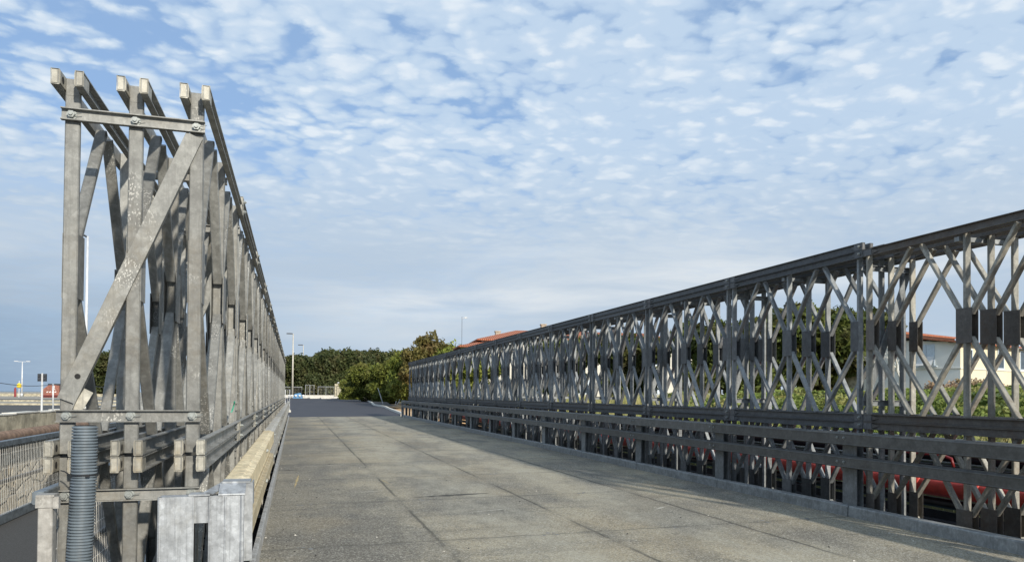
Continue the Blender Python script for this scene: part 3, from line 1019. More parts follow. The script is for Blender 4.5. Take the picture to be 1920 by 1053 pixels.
# the mouth: a thin lip and a dark inside
ho = g.build('corrugated_hose', M['hose'], smooth=True)
me = ho.data
g = MB(); g.tube([(-1.143, 4.755, -.196), (-1.143, 4.755, -.30)], .054, 28, cap=False)
g.f = [tuple(reversed(f)) for f in g.f]
g.mi = 0
g.add([(-1.143+.054*math.cos(a*math.pi/14), 4.755+.054*math.sin(a*math.pi/14), -.30) for a in range(28)], [tuple(range(28))])
g.build('hose_mouth', M['black'], ho)
g = MB()
ct = interp(-.475)
ring = [(ct[0]+.0695*math.cos(a*math.pi/14), ct[1]+.0695*math.sin(a*math.pi/14), ct[2]) for a in range(29)]
g.tube(ring, .0035, 6)
g.tube([(ct[0]-.066, ct[1]-.02, ct[2]+.0), (ct[0]-.10, ct[1]+.01, ct[2]+.018), (ct[0]-.125, ct[1]+.03, ct[2]+.022)], .0035, 6)
g.box(ct[0]+.025, ct[0]+.045, ct[1]-.078, ct[1]-.066, ct[2]-.007, ct[2]+.007)
g.build('cable_tie', M['black'], ho)
tag(ho, 'blue grey corrugated plastic hose standing upright, tied to the open end of the left girder', 'hose')

# ------------------------------------------------------------------ mesh railings
def mesh_railing(name_label, x, y0, y1, zt, zb, posts_y, mats, cell=(.05, .20), wire_r=.0022, mid=True, group='mesh railings of the footway'):
    root = empty('mesh_railing', (x, y0, zb))
    tag(root, name_label, 'railing', group)
    def B(g, n, mt):
        g.v = [(a-x, b_-y0, c_-zb) for a, b_, c_ in g.v]
        return g.build(n, mt, root)
    g = MB(); g.beam((x, y0, zt-.035), (x, y1, zt-.035), .06, .07, (1, 0, 0), .006); B(g, 'top_rail', mats[0])
    g = MB(); g.beam((x, y0, zb+.06), (x, y1, zb+.06), .05, .11, (1, 0, 0), .006); B(g, 'bottom_rail', mats[0])
    if mid:
        g = MB(); g.beam((x-.015, y0, (zt+zb)/2), (x-.015, y1, (zt+zb)/2), .03, .05, (1, 0, 0), .004); B(g, 'mid_rail', M['darksteel'])
    g = MB()
    y = y0 + .02
    while y < y1:
        g.box(x+.012-wire_r, x+.012+wire_r, y-wire_r, y+wire_r, zb+.08, zt-.05)
        y += cell[0]
    z = zb+.12
    while z < zt-.05:
        g.box(x+.008-wire_r, x+.008+wire_r, y0, y1, z-wire_r, z+wire_r)
        z += cell[1]
    B(g, 'mesh_panel', mats[1])
    for yp in posts_y:
        g = MB(); g.beam((x-.03, yp, zb-.02), (x-.03, yp, zt), .07, .07, (1, 0, 0), .006)
        B(g, 'post', mats[2])
    return root
mesh_railing('long wire mesh railing with blue grey rails on the outer edge of the footway', -3.2, 1.0, 47.5, -.575, -1.53, [1.5+3.0*i for i in range(0, 16) if abs(1.5+3*i-7.5) > 9], [M['bluegrey'], M['wire'], M['bluegrey']], cell=(.058, .17), wire_r=.0021)
# the near railing starts at a pale capped post beside the hose
r2 = mesh_railing('wire mesh railing behind the pale capped post at the left girder end', -1.345, 4.66, 20.0, -.555, -1.53, [], [M['bluegrey'], M['wire'], M['whitepost']], cell=(.05, .12), wire_r=.002)
g = MB()
g.beam((.062, -.06, -.3), (.062, -.06, .955), .072, .072, (1, 0, 0), .004)
g.box(.018, .106, -.105, -.015, .955, .969)
g.box(.016, .108, -.103, -.097, .900, .955)
g.box(.100, .128, -.105, -.07, .895, .958)
g.build('capped_post', M['whitepost'], r2)

# ------------------------------------------------------------------ old stone bridge on the left
osb = empty('stone_bridge', (-6.5, 22, -4.2))
tag(osb, 'old stone arch bridge with a stained concrete parapet running beside the footway', 'stone bridge')
def facade(x0, x1):
    g = MB()
    N = 120
    Ya, Yb = -6.0, 47.5
    ztop_ = -.95
    def zb_(y):
        for c_, h_ in ((28.6, 6.7), (9.0, 5.2), (43.6, 4.5)):
            if abs(y-c_) < h_:
                return -4.3 + 2.9*math.sqrt(max(0, 1-((y-c_)/h_)**2))
        return -4.3
    ysf = [Ya+(Yb-Ya)*i/N for i in range(N+1)]
    for a, b_ in zip(ysf, ysf[1:]):
        za, zb2 = zb_(a), zb_(b_)
        g.add([(x1, a, za), (x1, b_, zb2), (x1, b_, ztop_), (x1, a, ztop_), (x0, a, za), (x0, b_, zb2), (x0, b_, ztop_), (x0, a, ztop_)],
              [(0, 1, 2, 3), (7, 6, 5, 4), (0, 4, 5, 1), (3, 2, 6, 7)])
    return g
g = facade(-9.4, -6.55)
g.v = [(a+6.5, b_-22, c_+4.2) for a, b_, c_ in g.v]
g.build('arched_wall', M['stone'], osb)
g = MB()
# parapet with slightly uneven top
N = 60
for i in range(N):
    a = -6+53.5*i/N; b_ = -6+53.5*(i+1)/N
    za = -.575+.012*math.sin(i*1.7)+.008*math.sin(i*.6); zb2 = -.575+.012*math.sin((i+1)*1.7)+.008*math.sin((i+1)*.6)
    g.add([(-6.5, a, -.95), (-6.5, b_, -.95), (-6.5, b_, zb2), (-6.5, a, za), (-6.78, a, -.95), (-6.78, b_, -.95), (-6.78, b_, zb2), (-6.78, a, za)],
          [(0, 1, 2, 3), (7, 6, 5, 4), (3, 2, 6, 7)])
g.v = [(a+6.5, b_-22, c_+4.2) for a, b_, c_ in g.v]
g.build('parapet', M['conc'], osb)
g = MB()
for i in range(N):
    a = -6+53.5*i/N; b_ = -6+53.5*(i+1)/N
    g.box(-6.80, -6.485, a, b_-.0, -.578+.012*math.sin(i*1.7), -.548+.012*math.sin(i*1.7))
g.v = [(a+6.5, b_-22, c_+4.2) for a, b_, c_ in g.v]
g.build('coping', M['conc_pale'], osb)
g = MB(); g.box(-9.4, -6.79, -6, 47.5, -1.10, -.96)
g.v = [(a+6.5, b_-22, c_+4.2) for a, b_, c_ in g.v]
g.build('roadway', M['asph'], osb)
# pipe along the facade
g = MB(); g.tube([(-6.30, -6+i*3, -1.07+.006*math.sin(i*2.1)) for i in range(18)], .155, 18)
wp = g.build('water_pipe', M['pipe_brown'], smooth=True)
tag(wp, 'thick brown wrapped pipe running below the concrete parapet of the old bridge', 'pipe')
for i in range(6):
    g = MB(); y = 2+i*8
    g.tube([(-6.30, y, -1.07), (-6.30, y+.06, -1.07)], .168, 18)
    g.build('pipe_clamp', M['darksteel'], wp)

# posts with a cable standing on the parapet
rf = empty('cable_fence', (-6.62, 12, -.56))
tag(rf, 'slim white posts with one dark cable along the old bridge parapet', 'fence')
ypl = [14.0, 19.9, 24.1, 28.5, 33, 38, 43]
for y in ypl:
    g = MB(); g.tube([(0, y-12, 0), (rnd.uniform(-.03, .01), y-12, .76)], .022, 8)
    g.build('post', M['lampw'], rf, smooth=True)
g = MB()
pts = []
for a, b_ in zip(ypl, ypl[1:]):
    for q in range(6):
        t_ = q/6; pts.append((0, a+(b_-a)*t_-12, .74-.06*math.sin(math.pi*t_)))
g.tube(pts, .008, 5)
g.build('cable', M['black'], rf)

# ------------------------------------------------------------------ street furniture far off
def lamp(label, x, y, zb, h, style, mat, r=.09, grp=None):
    root = empty('street_lamp', (x, y, zb)); tag(root, label, 'street lamp', grp)
    g = MB(); g.tube([(0, 0, 0), (0, 0, h*.5), (0, 0, h)], [r, r*.8, r*.55], 12)
    g.tube([(0, 0, 0), (0, 0, .4)], r*1.4, 12)
    g.build('pole', mat, root, smooth=True)
    g = MB()
    if style == 'arm':
        g.tube([(0, 0, h-.05), (-.15, 0, h+.03), (-.35, 0, h+.04)], r*.5, 8)
        g.build('arm', M['darksteel'], root)
        g = MB(); g.box(-.75, -.30, -.12, .12, h-.02, h+.08); g.box(-.72, -.33, -.10, .10, h-.06, h-.02)
        g.build('lamp_head', M['darksteel'], root)
    elif style == 'twin':
        g.box(-.6, .6, -.04, .04, h-.02, h+.03)
        g.build('arm', mat, root)
        for s_ in (-1, 1):
            g = MB(); g.box(s_*.75-.25, s_*.75+.25, -.12, .12, h+.0, h+.10)
            g.build('lamp_head', M['lampw'], root)
    elif style == 'top':
        g.box(-1.15, -.1, -.2, .2, h-.05, h+.12)
        g.build('lamp_head', M['darksteel'], root)
    return root
LG = 'tall street lamps beyond the bridge'
lamp('slim pale street lamp with a short dark arm seen behind the left girder end', -9.65, 40, -1.2, 8.65, 'arm', M['lampw'], .09, LG)
lamp('tall cream street lamp at the far end of the road', -.33, 139, -.95, 11.5, 'top', M['lamp'], .17, LG)
lamp('street lamp half hidden behind the dark trees, shorter of the two past the road', 1.8, 172, -.9, 11.5, 'top', M['lamp'], .15, LG)
lamp('white street lamp with two heads standing on the seaside plaza', -36.9, 120, -.83, 4.9, 'twin', M['lampw'], .12, LG)

# post with two dark panels (back of signal boxes)
sp_ = empty('signal_post', (-8.6, 30, -1.0)); tag(sp_, 'grey post carrying two small dark signal boxes beyond the parapet', 'signal post')
g = MB(); g.tube([(0, 0, 0), (0, 0, 1.62)], .035, 10); g.build('pole', M['lampw'], sp_)
for s_ in (-1, 1):
    g = MB(); g.box(s_*.085-.05, s_*.085+.05, -.05, .05, 1.33, 1.60); g.box(s_*.085-.03, s_*.085+.03, -.09, -.05, 1.38, 1.42); g.box(s_*.085-.03, s_*.085+.03, -.09, -.05, 1.50, 1.54)
    g.build('signal_box', M['darksteel'], sp_)
# yellow beacon
yb = empty('warning_beacon', (-32.9, 106, -.86)); tag(yb, 'small yellow warning beacon on a thin pole beside the rust red hut', 'beacon')
g = MB(); g.tube([(0, 0, 0), (0, 0, 1.3)], .03, 8); g.build('pole', M['lampw'], yb)
g = MB(); g.tube([(0, 0, .75), (0, 0, .8), (0, 0, 1.0), (0, 0, 1.12)], [.08, .17, .17, .05], 10); g.build('beacon_body', M['yellow'], yb)
# rust red hut with a white sign letter
hut = empty('kiosk', (-30.3, 108, -.86)); tag(hut, 'rust red hut with white lettering and a grey roof on the seaside plaza', 'hut')
g = MB()
g.add([(-.75, -1, 0), (.9, -1, 0), (.9, -1, 1.25), (-.1, -1, 1.25), (-.75, -1, .75), (-.75, 1, 0), (.9, 1, 0), (.9, 1, 1.25), (-.1, 1, 1.25), (-.75, 1, .75)],
      [(0, 1, 2, 3, 4), (9, 8, 7, 6, 5), (0, 5, 6, 1), (1, 6, 7, 2), (2, 7, 8, 3), (3, 8, 9, 4), (4, 9, 5, 0)])
g.build('body', M['brick'], hut)
g = MB(); g.box(-.2, .95, -1.05, 1.05, 1.25, 1.36); g.build('roof', M['darksteel'], hut)
cu = bpy.data.curves.new('sign_letter', 'FONT'); cu.body = 'R'; cu.size = .62; cu.extrude = .01
tmp = bpy.data.objects.new('tmp', cu); col.objects.link(tmp); bpy.context.view_layer.update()
lm = bpy.data.meshes.new_from_object(tmp); lm.name = 'sign_letter'; bpy.data.objects.remove(tmp)
so = bpy.data.objects.new('sign_letter', lm); col.objects.link(so); so.parent = hut
so.location = (.18, -1.02, .74); so.rotation_euler = (R(90), 0, 0); lm.materials.clear(); lm.materials.append(M['white'])
hut.location.x = -29.75; hut.scale = (1.15, 1.15, 1.3); yb.scale = (1.6, 1.6, 1.6)
g = MB()
for i in range(4): g.add([(-.35+i*.26, -1.012, .48), (-.18+i*.26, -1.012, .52), (-.14+i*.26, -1.012, .62), (-.31+i*.26, -1.012, .58)], [(0, 1, 2, 3)])
g.build('stripe', M['white'], hut)
g = MB(); g.box(-.9, 1.0, -1.2, -1.1, .05, .10); g.box(-.9, 1.0, -1.2, -1.1, .2, .25); g.build('rail', M['red'], hut)
# red bollards on the plaza
for i, (x, y, lb) in enumerate(((-38.5, 105, 'red bollard standing left of the white double headed lamp'), (-35.2, 112, 'red bollard standing right of the white double headed lamp'))):
    g = MB(); g.tube([(0, 0, 0), (0, 0, .1), (0, 0, 1.1), (0, 0, 1.25)], [.2, .14, .14, .05], 10)
    o = g.build('bollard', M['red'], smooth=True, loc=(x, y, -.85)); tag(o, lb, 'bollard', 'red bollards on the plaza')

# ------------------------------------------------------------------ construction fences at the far end
def fence_panel(label, x0, x1, y, zb, h, n, cat='site fence', grp='temporary mesh fences at the end of the road', dy=0.0):
    root = empty('site_fence', (x0, y, zb)); tag(root, label, cat, grp)
    g = MB(); ln = x1-x0
    g.tube([(0, 0, .15), (0, 0, h), (ln, dy, h), (ln, dy, .15), (0, 0, .15)], .035, 6)
    for i in range(1, n): g.tube([(ln*i/n, dy*i/n, .15), (ln*i/n, dy*i/n, h)], .028, 6)
    g.build('frame', M['lampw'], root)
    g = MB()
    for i in range(int(ln/.25)):
        t_ = (i+.5)/int(ln/.25); g.box(ln*t_-.006, ln*t_+.006, dy*t_-.006, dy*t_+.006, .15, h)
    g.build('mesh', M['wire'], root)
    for t_ in (0, 1):
        g = MB(); fw = .35 if ln > 1 else .1; g.box(ln*t_-fw, ln*t_+fw, dy*t_-.15, dy*t_+.15, 0, .16); g.build('foot', M['conc_pale'], root)
    return root
zf = -.97
fence_panel('temporary fence panel nearest the tall cream lamp', -1.9, 1.35, 140, zf, 2.0, 2)
fence_panel('raised double fence panel between the lamp and the middle fence post', 1.9, 3.4, 138, zf, 2.35, 2)
fence_panel('wide fence panel right of the middle concrete footing', 4.1, 6.9, 139, zf, 2.1, 2)
fence_panel('narrow fence panel standing at the end of the left guard rail', -.66, -.34, 60, road_z(0, 60), 1.75, 1)
fence_panel('dark mesh gate panel left of the white gate pillar', 7.9, 10.9, 122, -1.1, 2.1, 2)
# stone gate wall
gw = empty('gate_wall', (7.1, 140, -1.0)); tag(gw, 'pale stone gate wall with a square notice frame at the end of the road', 'gate wall')
g = MB(); g.box(0, 2.2, 0, .7, 0, 2.7); g.add([(1.3, 0, 2.7), (2.2, 0, 2.7), (2.2, 0, 3.15), (1.3, .7, 2.7), (2.2, .7, 2.7), (2.2, .7, 3.15)], [(0, 1, 2), (5, 4, 3), (0, 2, 5, 3), (1, 4, 5, 2)])
g.build('wall', M['conc'], gw)
g = MB(); g.beam((.35, -.05, .5), (.35, -.05, 2.3), .05, .06); g.beam((1.5, -.05, .5), (1.5, -.05, 2.3), .05, .06); g.beam((.35, -.05, 2.3), (1.5, -.05, 2.3), .05, .06, (0, 1, 0)); g.build('notice_frame', M['darksteel'], gw)
g = MB(); g.tube([(.7, .3, 2.7), (.7, .3, 2.85), (.7, .3, 3.0)], [.12, .32, .1], 10); g.build('globe', M['white'], gw)
# white gate pillar
gp = empty('gate_pillar', (10.4, 118, -1.1)); tag(gp, 'white gate pillar half hidden by the green bushes right of the road', 'gate pillar')
g = MB(); g.box(-.1, 1.1, 0, .7, 0, 2.3); g.box(-.2, 1.2, -.1, .8, 2.3, 2.45); g.box(1.3, 1.9, .1, .5, 0, 1.5); g.build('pillar', M['stucco_w'], gp)
g = MB(); g.tube([(.5, .35, 2.45), (.5, .35, 3.6)], .05, 8); g.build('lamp_post', M['lampw'], gp)
g = MB(); g.tube([(.5, .35, 3.5), (.5, .35, 3.65), (.5, .35, 3.95), (.5, .35, 4.1)], [.1, .3, .3, .1], 10); g.build('globe', M['white'], gp, smooth=True)
# leaning poles in the bush
for i, (x, y, a, lb) in enumerate(((9.6, 84, -.55, 'pale pole leaning left against the bushes'), (10.9, 84, .6, 'left pale pole of the crossed pair leaning in the bushes'), (11.15, 84.3, .95, 'right pale pole of the crossed pair leaning in the bushes'))):
    g = MB(); g.tube([(0, 0, 0), (a*1.1, .3, 1.9)], .04, 7)
    o = g.build('leaning_pole', M['lampw'], loc=(x, y, -1.3)); tag(o, lb, 'pole', 'poles leaning in the bushes')
# blue and white heap of barriers
bh = empty('plastic_barrier', (.6, 136, -.97)); tag(bh, 'blue and white plastic barrier lying beside the tall cream lamp', 'barrier')
g = MB(); g.add([(-.9, -.3, 0), (.9, -.3, 0), (.9, .3, 0), (-.9, .3, 0), (-.5, -.1, .8), (.45, -.1, .95), (.45, .1, .95), (-.5, .1, .8)], [(3, 2, 1, 0), (4, 5, 6, 7), (0, 1, 5, 4), (1, 2, 6, 5), (2, 3, 7, 6), (3, 0, 4, 7)])
g.build('body', M['blue'], bh)
g = MB()
for x in (-1.5, -1.0, -.35, .3, .9): g.tube([(x, -.4, .25), (x, -.4, .45), (x, -.4, .62)], [.12, .22, .08], 8)
g.build('knobs', M['white'], bh)
# kerb blocks lying before the fences
g = MB(); g.box(-.8, .8, -.2, .2, 0, .35)
kb = g.build('concrete_block', M['conc_pale'], loc=(3.4, 133, -1.0)); tag(kb, 'pale concrete block lying left at the end of the road', 'concrete block', 'concrete blocks at the end of the road')
o = copy_tree(kb); o.location = (5.2, 130.5, -1.03); o['label'] = 'pale concrete block lying before the middle fence post'
o = copy_tree(kb); o.location = (6.6, 134, -1.0); o['label'] = 'pale concrete block lying nearest the stone gate wall'

# ------------------------------------------------------------------ pipes over the river on the right
def pipe(label, x, z, r, mat, joints, grp, y0=-6, y1=47.5):
    g = MB()
    n_ = 24
    g.tube([(x, y0+(y1-y0)*i/n_, z+.012*math.sin(i*1.3+x)) for i in range(n_+1)], r, 22)
    o = g.build('service_pipe', mat, smooth=True); tag(o, label, 'pipe', grp)
    for y in joints:
        g = MB(); g.tube([(x, y, z), (x, y+.02, z), (x, y+.16, z), (x, y+.18, z)], [r, r*1.09, r*1.09, r], 22)
        g.build('coupling', mat, o, smooth=True)
    return o
PG = 'red plastic pipes beside the right girder'
pipe('red plastic pipe nearest the right girder, bright with couplings', 8.62, -1.225, .132, M['red_pipe'], [-4, 2, 7.55, 8.5, 14, 20, 26, 32], PG)
pipe('red plastic pipe directly behind the nearest red one', 8.90, -1.11, .115, M['red_pipe'], [0, 6.7, 12, 18, 24, 30], PG)
PG = 'black pipes on the outer side of the red pipes'
pipe('black pipe on the upper tray, nearer of the pair', 9.85, -.86, .14, M['black'], [3, 10, 17, 24], PG)
pipe('black pipe on the upper tray, farther of the pair', 10.22, -.80, .14, M['black'], [5, 12, 19, 26], PG)
pipe('thin black pipe lying just under the red pipes', 8.72, -1.46, .07, M['black'], [4, 9], PG)
pr = empty('pipe_rack', (9.3, 20, -4)); tag(pr, 'dark steel beams and frames that carry the red and black pipes', 'pipe rack')
g = MB()
g.box(8.35-9.3, 8.37-9.3, -26, 27.5, 2.10, 2.34); g.box(8.32-9.3, 8.45-9.3, -26, 27.5, 2.34, 2.355); g.box(9.18-9.3, 9.20-9.3, -26, 27.5, 2.10, 2.34)
g.build('lower_beam', M['darksteel'], pr)
g = MB(); g.box(9.55-9.3, 9.58-9.3, -26, 27.5, 2.70, 2.97); g.box(9.55-9.3, 10.5-9.3, -26, 27.5, 2.955, 2.968); g.box(10.5-9.3, 10.53-9.3, -26, 27.5, 2.70, 2.97)
g.build('upper_tray', M['darksteel'], pr)
fr_ = None
for i in range(9):
    g = MB(); g.box(-.95, -.85, -.05, .05, 0, 2.1); g.box(.85, .95, -.05, .05, 0, 2.7); g.box(-.95, 1.22, -.05, .05, 1.98, 2.09)
    if fr_ is None: fr_ = g.build('support_frame', M['darksteel'], pr); o = fr_
    else: o = copy_tree(fr_, pr)
    o.location = (0, -25+i*6.1, 0)
# red valve wheel box glimpsed above the pipes
g = MB(); g.tube([(0, -.4, 0), (0, -.36, .12), (0, -.2, .16), (0, .5, .16)], .022, 10)
M['dkred'] = simple('dark_red_plastic', (.20, .02, .02), .4)
vb = g.build('pipe_elbow', M['dkred'], loc=(9.35, 9.1, -1.02), smooth=True); tag(vb, 'small dark red bent pipe between the red pipes and the black tray', 'pipe')

# ------------------------------------------------------------------ houses
def window(parent, wall_o, x, z, w, h, mat_sh, arch=False, louvre=True):
    """x,z centre on a wall lying in local XZ plane at y=0, facing -y; wall_o: parent part"""
    g = MB()
    for a0, a1, b0, b1 in ((x-w/2-.08, x-w/2, z-h/2-.08, z+h/2+.08), (x+w/2, x+w/2+.08, z-h/2-.08, z+h/2+.08), (x-w/2, x+w/2, z+h/2, z+h/2+.08), (x-w/2-.12, x+w/2+.12, z-h/2-.12, z-h/2)):
        g.box(a0, a1, -.05, .02, b0, b1)
    wo_ = g.build('window', mat_sh, parent)
    g = MB(); g.box(x-w/2, x+w/2, -.008, .01, z-h/2, z+h/2); g.build('pane', M['glass'], wo_)
    return wo_
def villa():
    C = Vector((41.4, 38.0, -1.0))
    ang = math.atan2(.30, .95)
    root = empty('villa', C, ang)
    tag(root, 'villa with a shaded grey gable wall and sunlit cream front under red tiles', 'villa')
    # local frame: x along the cream front, -y faces the sun; grey wall runs along +y at x=0
    W_, D_, Hc, Hg = 16.0, 6.6, 4.55, 5.15
    g = MB()
    g.add([(0, 0, -.5), (W_, 0, -.5), (W_, 0, Hc), (0, 0, Hc)], [(0, 1, 2, 3)])
    cf = g.build('front_wall', M['stucco_c'], root)
    g = MB()
    g.add([(0, 0, -.5), (0, D_, -.5), (0, D_, Hg), (0, 0, 4.62)], [(3, 2, 1, 0)])
    g.add([(0, D_, -.5), (W_, D_, -.5), (W_, D_, Hg), (0, D_, Hg)], [(3, 2, 1, 0)])
    g.add([(W_, 0, -.5), (W_, D_, -.5), (W_, D_, Hg), (W_, 0, Hc)], [(0, 1, 2, 3)])
    gw_ = g.build('gable_wall', M['stucco_g'], root)
    g = MB(); g.box(-.05, W_, -.05, 0, 2.88, 2.96); g.box(-.05, 0, 0, D_, 2.88, 2.96); g.build('string_course', M['stucco_w'], root)
    # roofs
    g = MB()
    def slab(vs, th=.12):
        n_ = len(vs)
        g.add(vs + [(a, b_, c_-th) for a, b_, c_ in vs], [tuple(range(n_)), tuple(range(2*n_-1, n_-1, -1))] + [(i, n_+i, n_+(i+1) % n_, (i+1) % n_) for i in range(n_)])
    slab([(-.45, -.5, 4.62), (W_+.4, -.5, 4.62), (W_+.4, D_*.55, 5.25), (-.45, D_*.55, 5.25)])
    slab([(-.45, D_*.55, 5.25), (W_+.4, D_*.55, 5.25), (W_+.4, D_+.5, 5.30), (-.45, D_+.5, 5.30)])
    rf_ = g.build('roof', M['tiles'], root)
    g = MB()
    for i in range(5):
        g.box(-.42, 0, .4+i*1.35, .55+i*1.35, 4.62+i*.17-.02, 4.76+i*.17-.02)
    g.build('rafter_end', M['dark'], rf_)
        # raised rear block seen over the roof
    g = MB(); g.box(1.0, 9.0, 4.6, 10.0, -.5, 5.6); g.build('rear_wall', M['stucco_w'], root)
    g = MB(); slab([(.6, 4.2, 5.6), (9.4, 4.2, 5.6), (9.4, 7.3, 6.15), (.6, 7.3, 6.15)]); slab([(.6, 7.3, 6.15), (9.4, 7.3, 6.15), (9.4, 10.4, 5.6), (.6, 10.4, 5.6)]); g.build('rear_roof', M['tiles'], root)
    g = MB(); g.box(-.0, 1.6, 6.7, 12.0, -.5, 5.7); g.build('side_block', M['conc'], root)
    # windows on the cream front
    for x, z, w, h in ((1.1, 3.6, .8, 1.1), (5.6, 3.7, .8, 1.25), (9.0, 3.7, .8, 1.25), (1.0, 1.0, .9, 1.2), (6.3, 1.0, .9, 1.2)):
        wo_ = window(root, cf, x, z, w, h, M['shutter'])
    for x, z in ((4.0, 2.35),):
        g = MB(); n_ = 10
        pts = [(x-.4, z-.9), (x+.4, z-.9)] + [(x+.4*math.cos(a*math.pi/n_), z+.6+.4*math.sin(a*math.pi/n_)) for a in range(n_+1)]
        g.add([(a, -.012, b_) for a, b_ in pts], [tuple(range(len(pts)))])
        aw = g.build('window', M['glass'], root)
        g = MB(); g.tube([(a, -.03, b_) for a, b_ in pts+pts[:1]], .05, 6); g.box(x-.02, x+.02, -.04, -.01, z-.9, z+1.0)
        for q in range(3): g.box(x-.4, x+.4, -.04, -.01, z-.45+q*.5, z-.42+q*.5)
        g.build('frame', M['white'], aw)
    # shuttered window on the grey wall (built in the x=0 plane)
    g = MB()
    for y0_, y1_ in ((1.6, 2.12), (2.16, 2.68)):
        g.box(-.06, -.01, y0_, y1_, 3.15, 4.55)
        for q in range(11): g.box(-.075, -.06, y0_+.06, y1_-.06, 3.24+q*.115, 3.29+q*.115)
    g.box(-.09, -.0, 1.45, 2.83, 3.05, 3.12)
    sh = g.build('window', M['shutter'], root)
    for y0_, y1_ in ((1.62, 2.1), (2.18, 2.66)):
        g = MB()
        g.add([(-.07, y0_, 3.75), (-.07, y1_, 3.75), (-.42, y1_, 3.15), (-.42, y0_, 3.15)], [(0, 1, 2, 3)])
        g.add([(-.06, y0_, 3.75), (-.06, y1_, 3.75), (-.40, y1_, 3.15), (-.40, y0_, 3.15)], [(3, 2, 1, 0)])
        g.build('shutter_flap', M['white'], sh)
    return root
villa()

def house(label, loc, rz, W_, D_, H_, ridge, mats, chims, wins):
    root = empty('house', loc, rz); tag(root, label, 'house')
    g = MB(); g.box(0, W_, 0, D_, -1, H_); w_ = g.build('wall', mats[0], root)
    g = MB(); e = .55
    v = [(-e, -e, H_), (W_+e, -e, H_), (W_+e, D_+e, H_), (-e, D_+e, H_), (D_/2, D_/2, H_+ridge), (W_-D_/2, D_/2, H_+ridge)]
    v2 = [(a, b_, c_-.15) for a, b_, c_ in v[:4]]
    g.add(v+v2, [(0, 1, 5, 4), (1, 2, 5), (2, 3, 4, 5), (3, 0, 4), (9, 8, 7, 6), (0, 6, 7, 1), (1, 7, 8, 2), (2, 8, 9, 3), (3, 9, 6, 0)])
    r_ = g.build('roof', mats[1], root)
    for (x, y, h) in chims:
        g = MB(); g.box(x-.27, x+.27, y-.3, y+.3, H_-.2, H_+ridge+h); g.box(x-.33, x+.33, y-.36, y+.36, H_+ridge+h, H_+ridge+h+.12)
        g.build('chimney', M['chim'], r_)
    for (x, z) in wins:
        window(root, w_, x, z, 1.0, 1.4, M['shutter'])
        g = MB()
        for s_ in (-1, 1): g.box(x+s_*.80-.26, x+s_*.80+.26, -.07, -.01, z-.75, z+.75)
        g.build('shutter', M['shutter'], root)
    return root
house('long pale house with a red tiled hip roof and two chimneys above the right girder', (18.9, 76, -.7), R(-6), 24, 9, 6.5, 1.4, (M['stucco_w'], M['tiles']),
      ((2.4, 4.4, -.25), (7.4, 3.4, .55), (16, 4.0, .5)), ((3, 4.8), (7, 4.8), (11, 4.8), (15, 4.8), (19, 4.8), (3, 1.6), (7, 1.6), (11, 1.6), (15, 1.6), (19, 1.6)))
an = house('low annex with an orange tiled roof beside the bushes, a thin aerial above it', (16.6, 74.5, -.8), R(-6), 5.5, 5.5, 5.75, .8, (M['stucco_w'], M['tiles']), (), ((1.4, 3.6),))
ae = empty('aerial', (16.75, 76, 4.6)); tag(ae, 'thin television aerial mast with a small white antenna above the annex roof', 'aerial')
g = MB(); g.tube([(0, 0, 0), (0, 0, 3.5)], .02, 6); g.build('mast', M['darksteel'], ae)
g = MB(); g.tube([(.0, 0, 3.3), (.6, 0, 3.42)], .02, 5)
for i in range(6): g.tube([(.1*i+.1, -.2, 3.32+.02*i), (.1*i+.1, .2, 3.32+.02*i)], .012, 4)
g.box(.25, .50, -.08, .08, 3.34, 3.44)
g.build('antenna', M['white'], ae)

# ------------------------------------------------------------------ vegetation
def leaf_mesh(name, C, S, nrm_up=.0, aspect=1.6, seed=0):
    """C: Nx3 centres, S: N sizes -> bent leaf-clump quads"""
    rg = np.random.default_rng(seed)
    N = len(C)
    a = rg.normal(size=(N, 3)); a[:, 2] += nrm_up; a /= np.linalg.norm(a, axis=1)[:, None]
    b_ = rg.normal(size=(N, 3)); b_ -= a*(a*b_).sum(1)[:, None]; b_ /= np.linalg.norm(b_, axis=1)[:, None]
    c_ = np.cross(a, b_)
    S = S[:, None]
    v0 = C - b_*S*aspect*.5
    v1 = C + c_*S*.5 + a*S*.12*rg.normal(size=(N, 1))
    v2 = C + b_*S*aspect*.5
    v3 = C - c_*S*.5 + a*S*.12*rg.normal(size=(N, 1))
    V = np.stack([v0, v1, v2, v3], 1).reshape(-1, 3)
    me = bpy.data.meshes.new(name)
    me.vertices.add(len(V)); me.vertices.foreach_set('co', V.astype(np.float32).ravel())
    me.loops.add(N*4); me.loops.foreach_set('vertex_index', np.arange(N*4, dtype=np.int32))
    me.polygons.add(N); me.polygons.foreach_set('loop_start', np.arange(0, N*4, 4, dtype=np.int32)); me.polygons.foreach_set('loop_total', np.full(N, 4, dtype=np.int32))
    me.update(calc_edges=True); me.validate()
    return me
def crown_points(lobes, n, seed, shell=.55):
    rg = np.random.default_rng(seed)
    vol = np.array([l[3]*l[4]*l[5] for l in lobes])**.67
    idx = rg.choice(len(lobes), n, p=vol/vol.sum())
    u = rg.normal(size=(n, 3)); u /= np.linalg.norm(u, axis=1)[:, None]
    r = shell + (1-shell)*rg.random(n)**.6
    ang = np.sin(u[:, 0]*7+idx*1.3)*np.cos(u[:, 1]*6+idx)*np.sin(u[:, 2]*8)
    r = r*(1+.22*ang) + rg.normal(size=n)*.05
    Lb = np.array(lobes)
    return Lb[idx, :3] + u*r[:, None]*Lb[idx, 3:6]
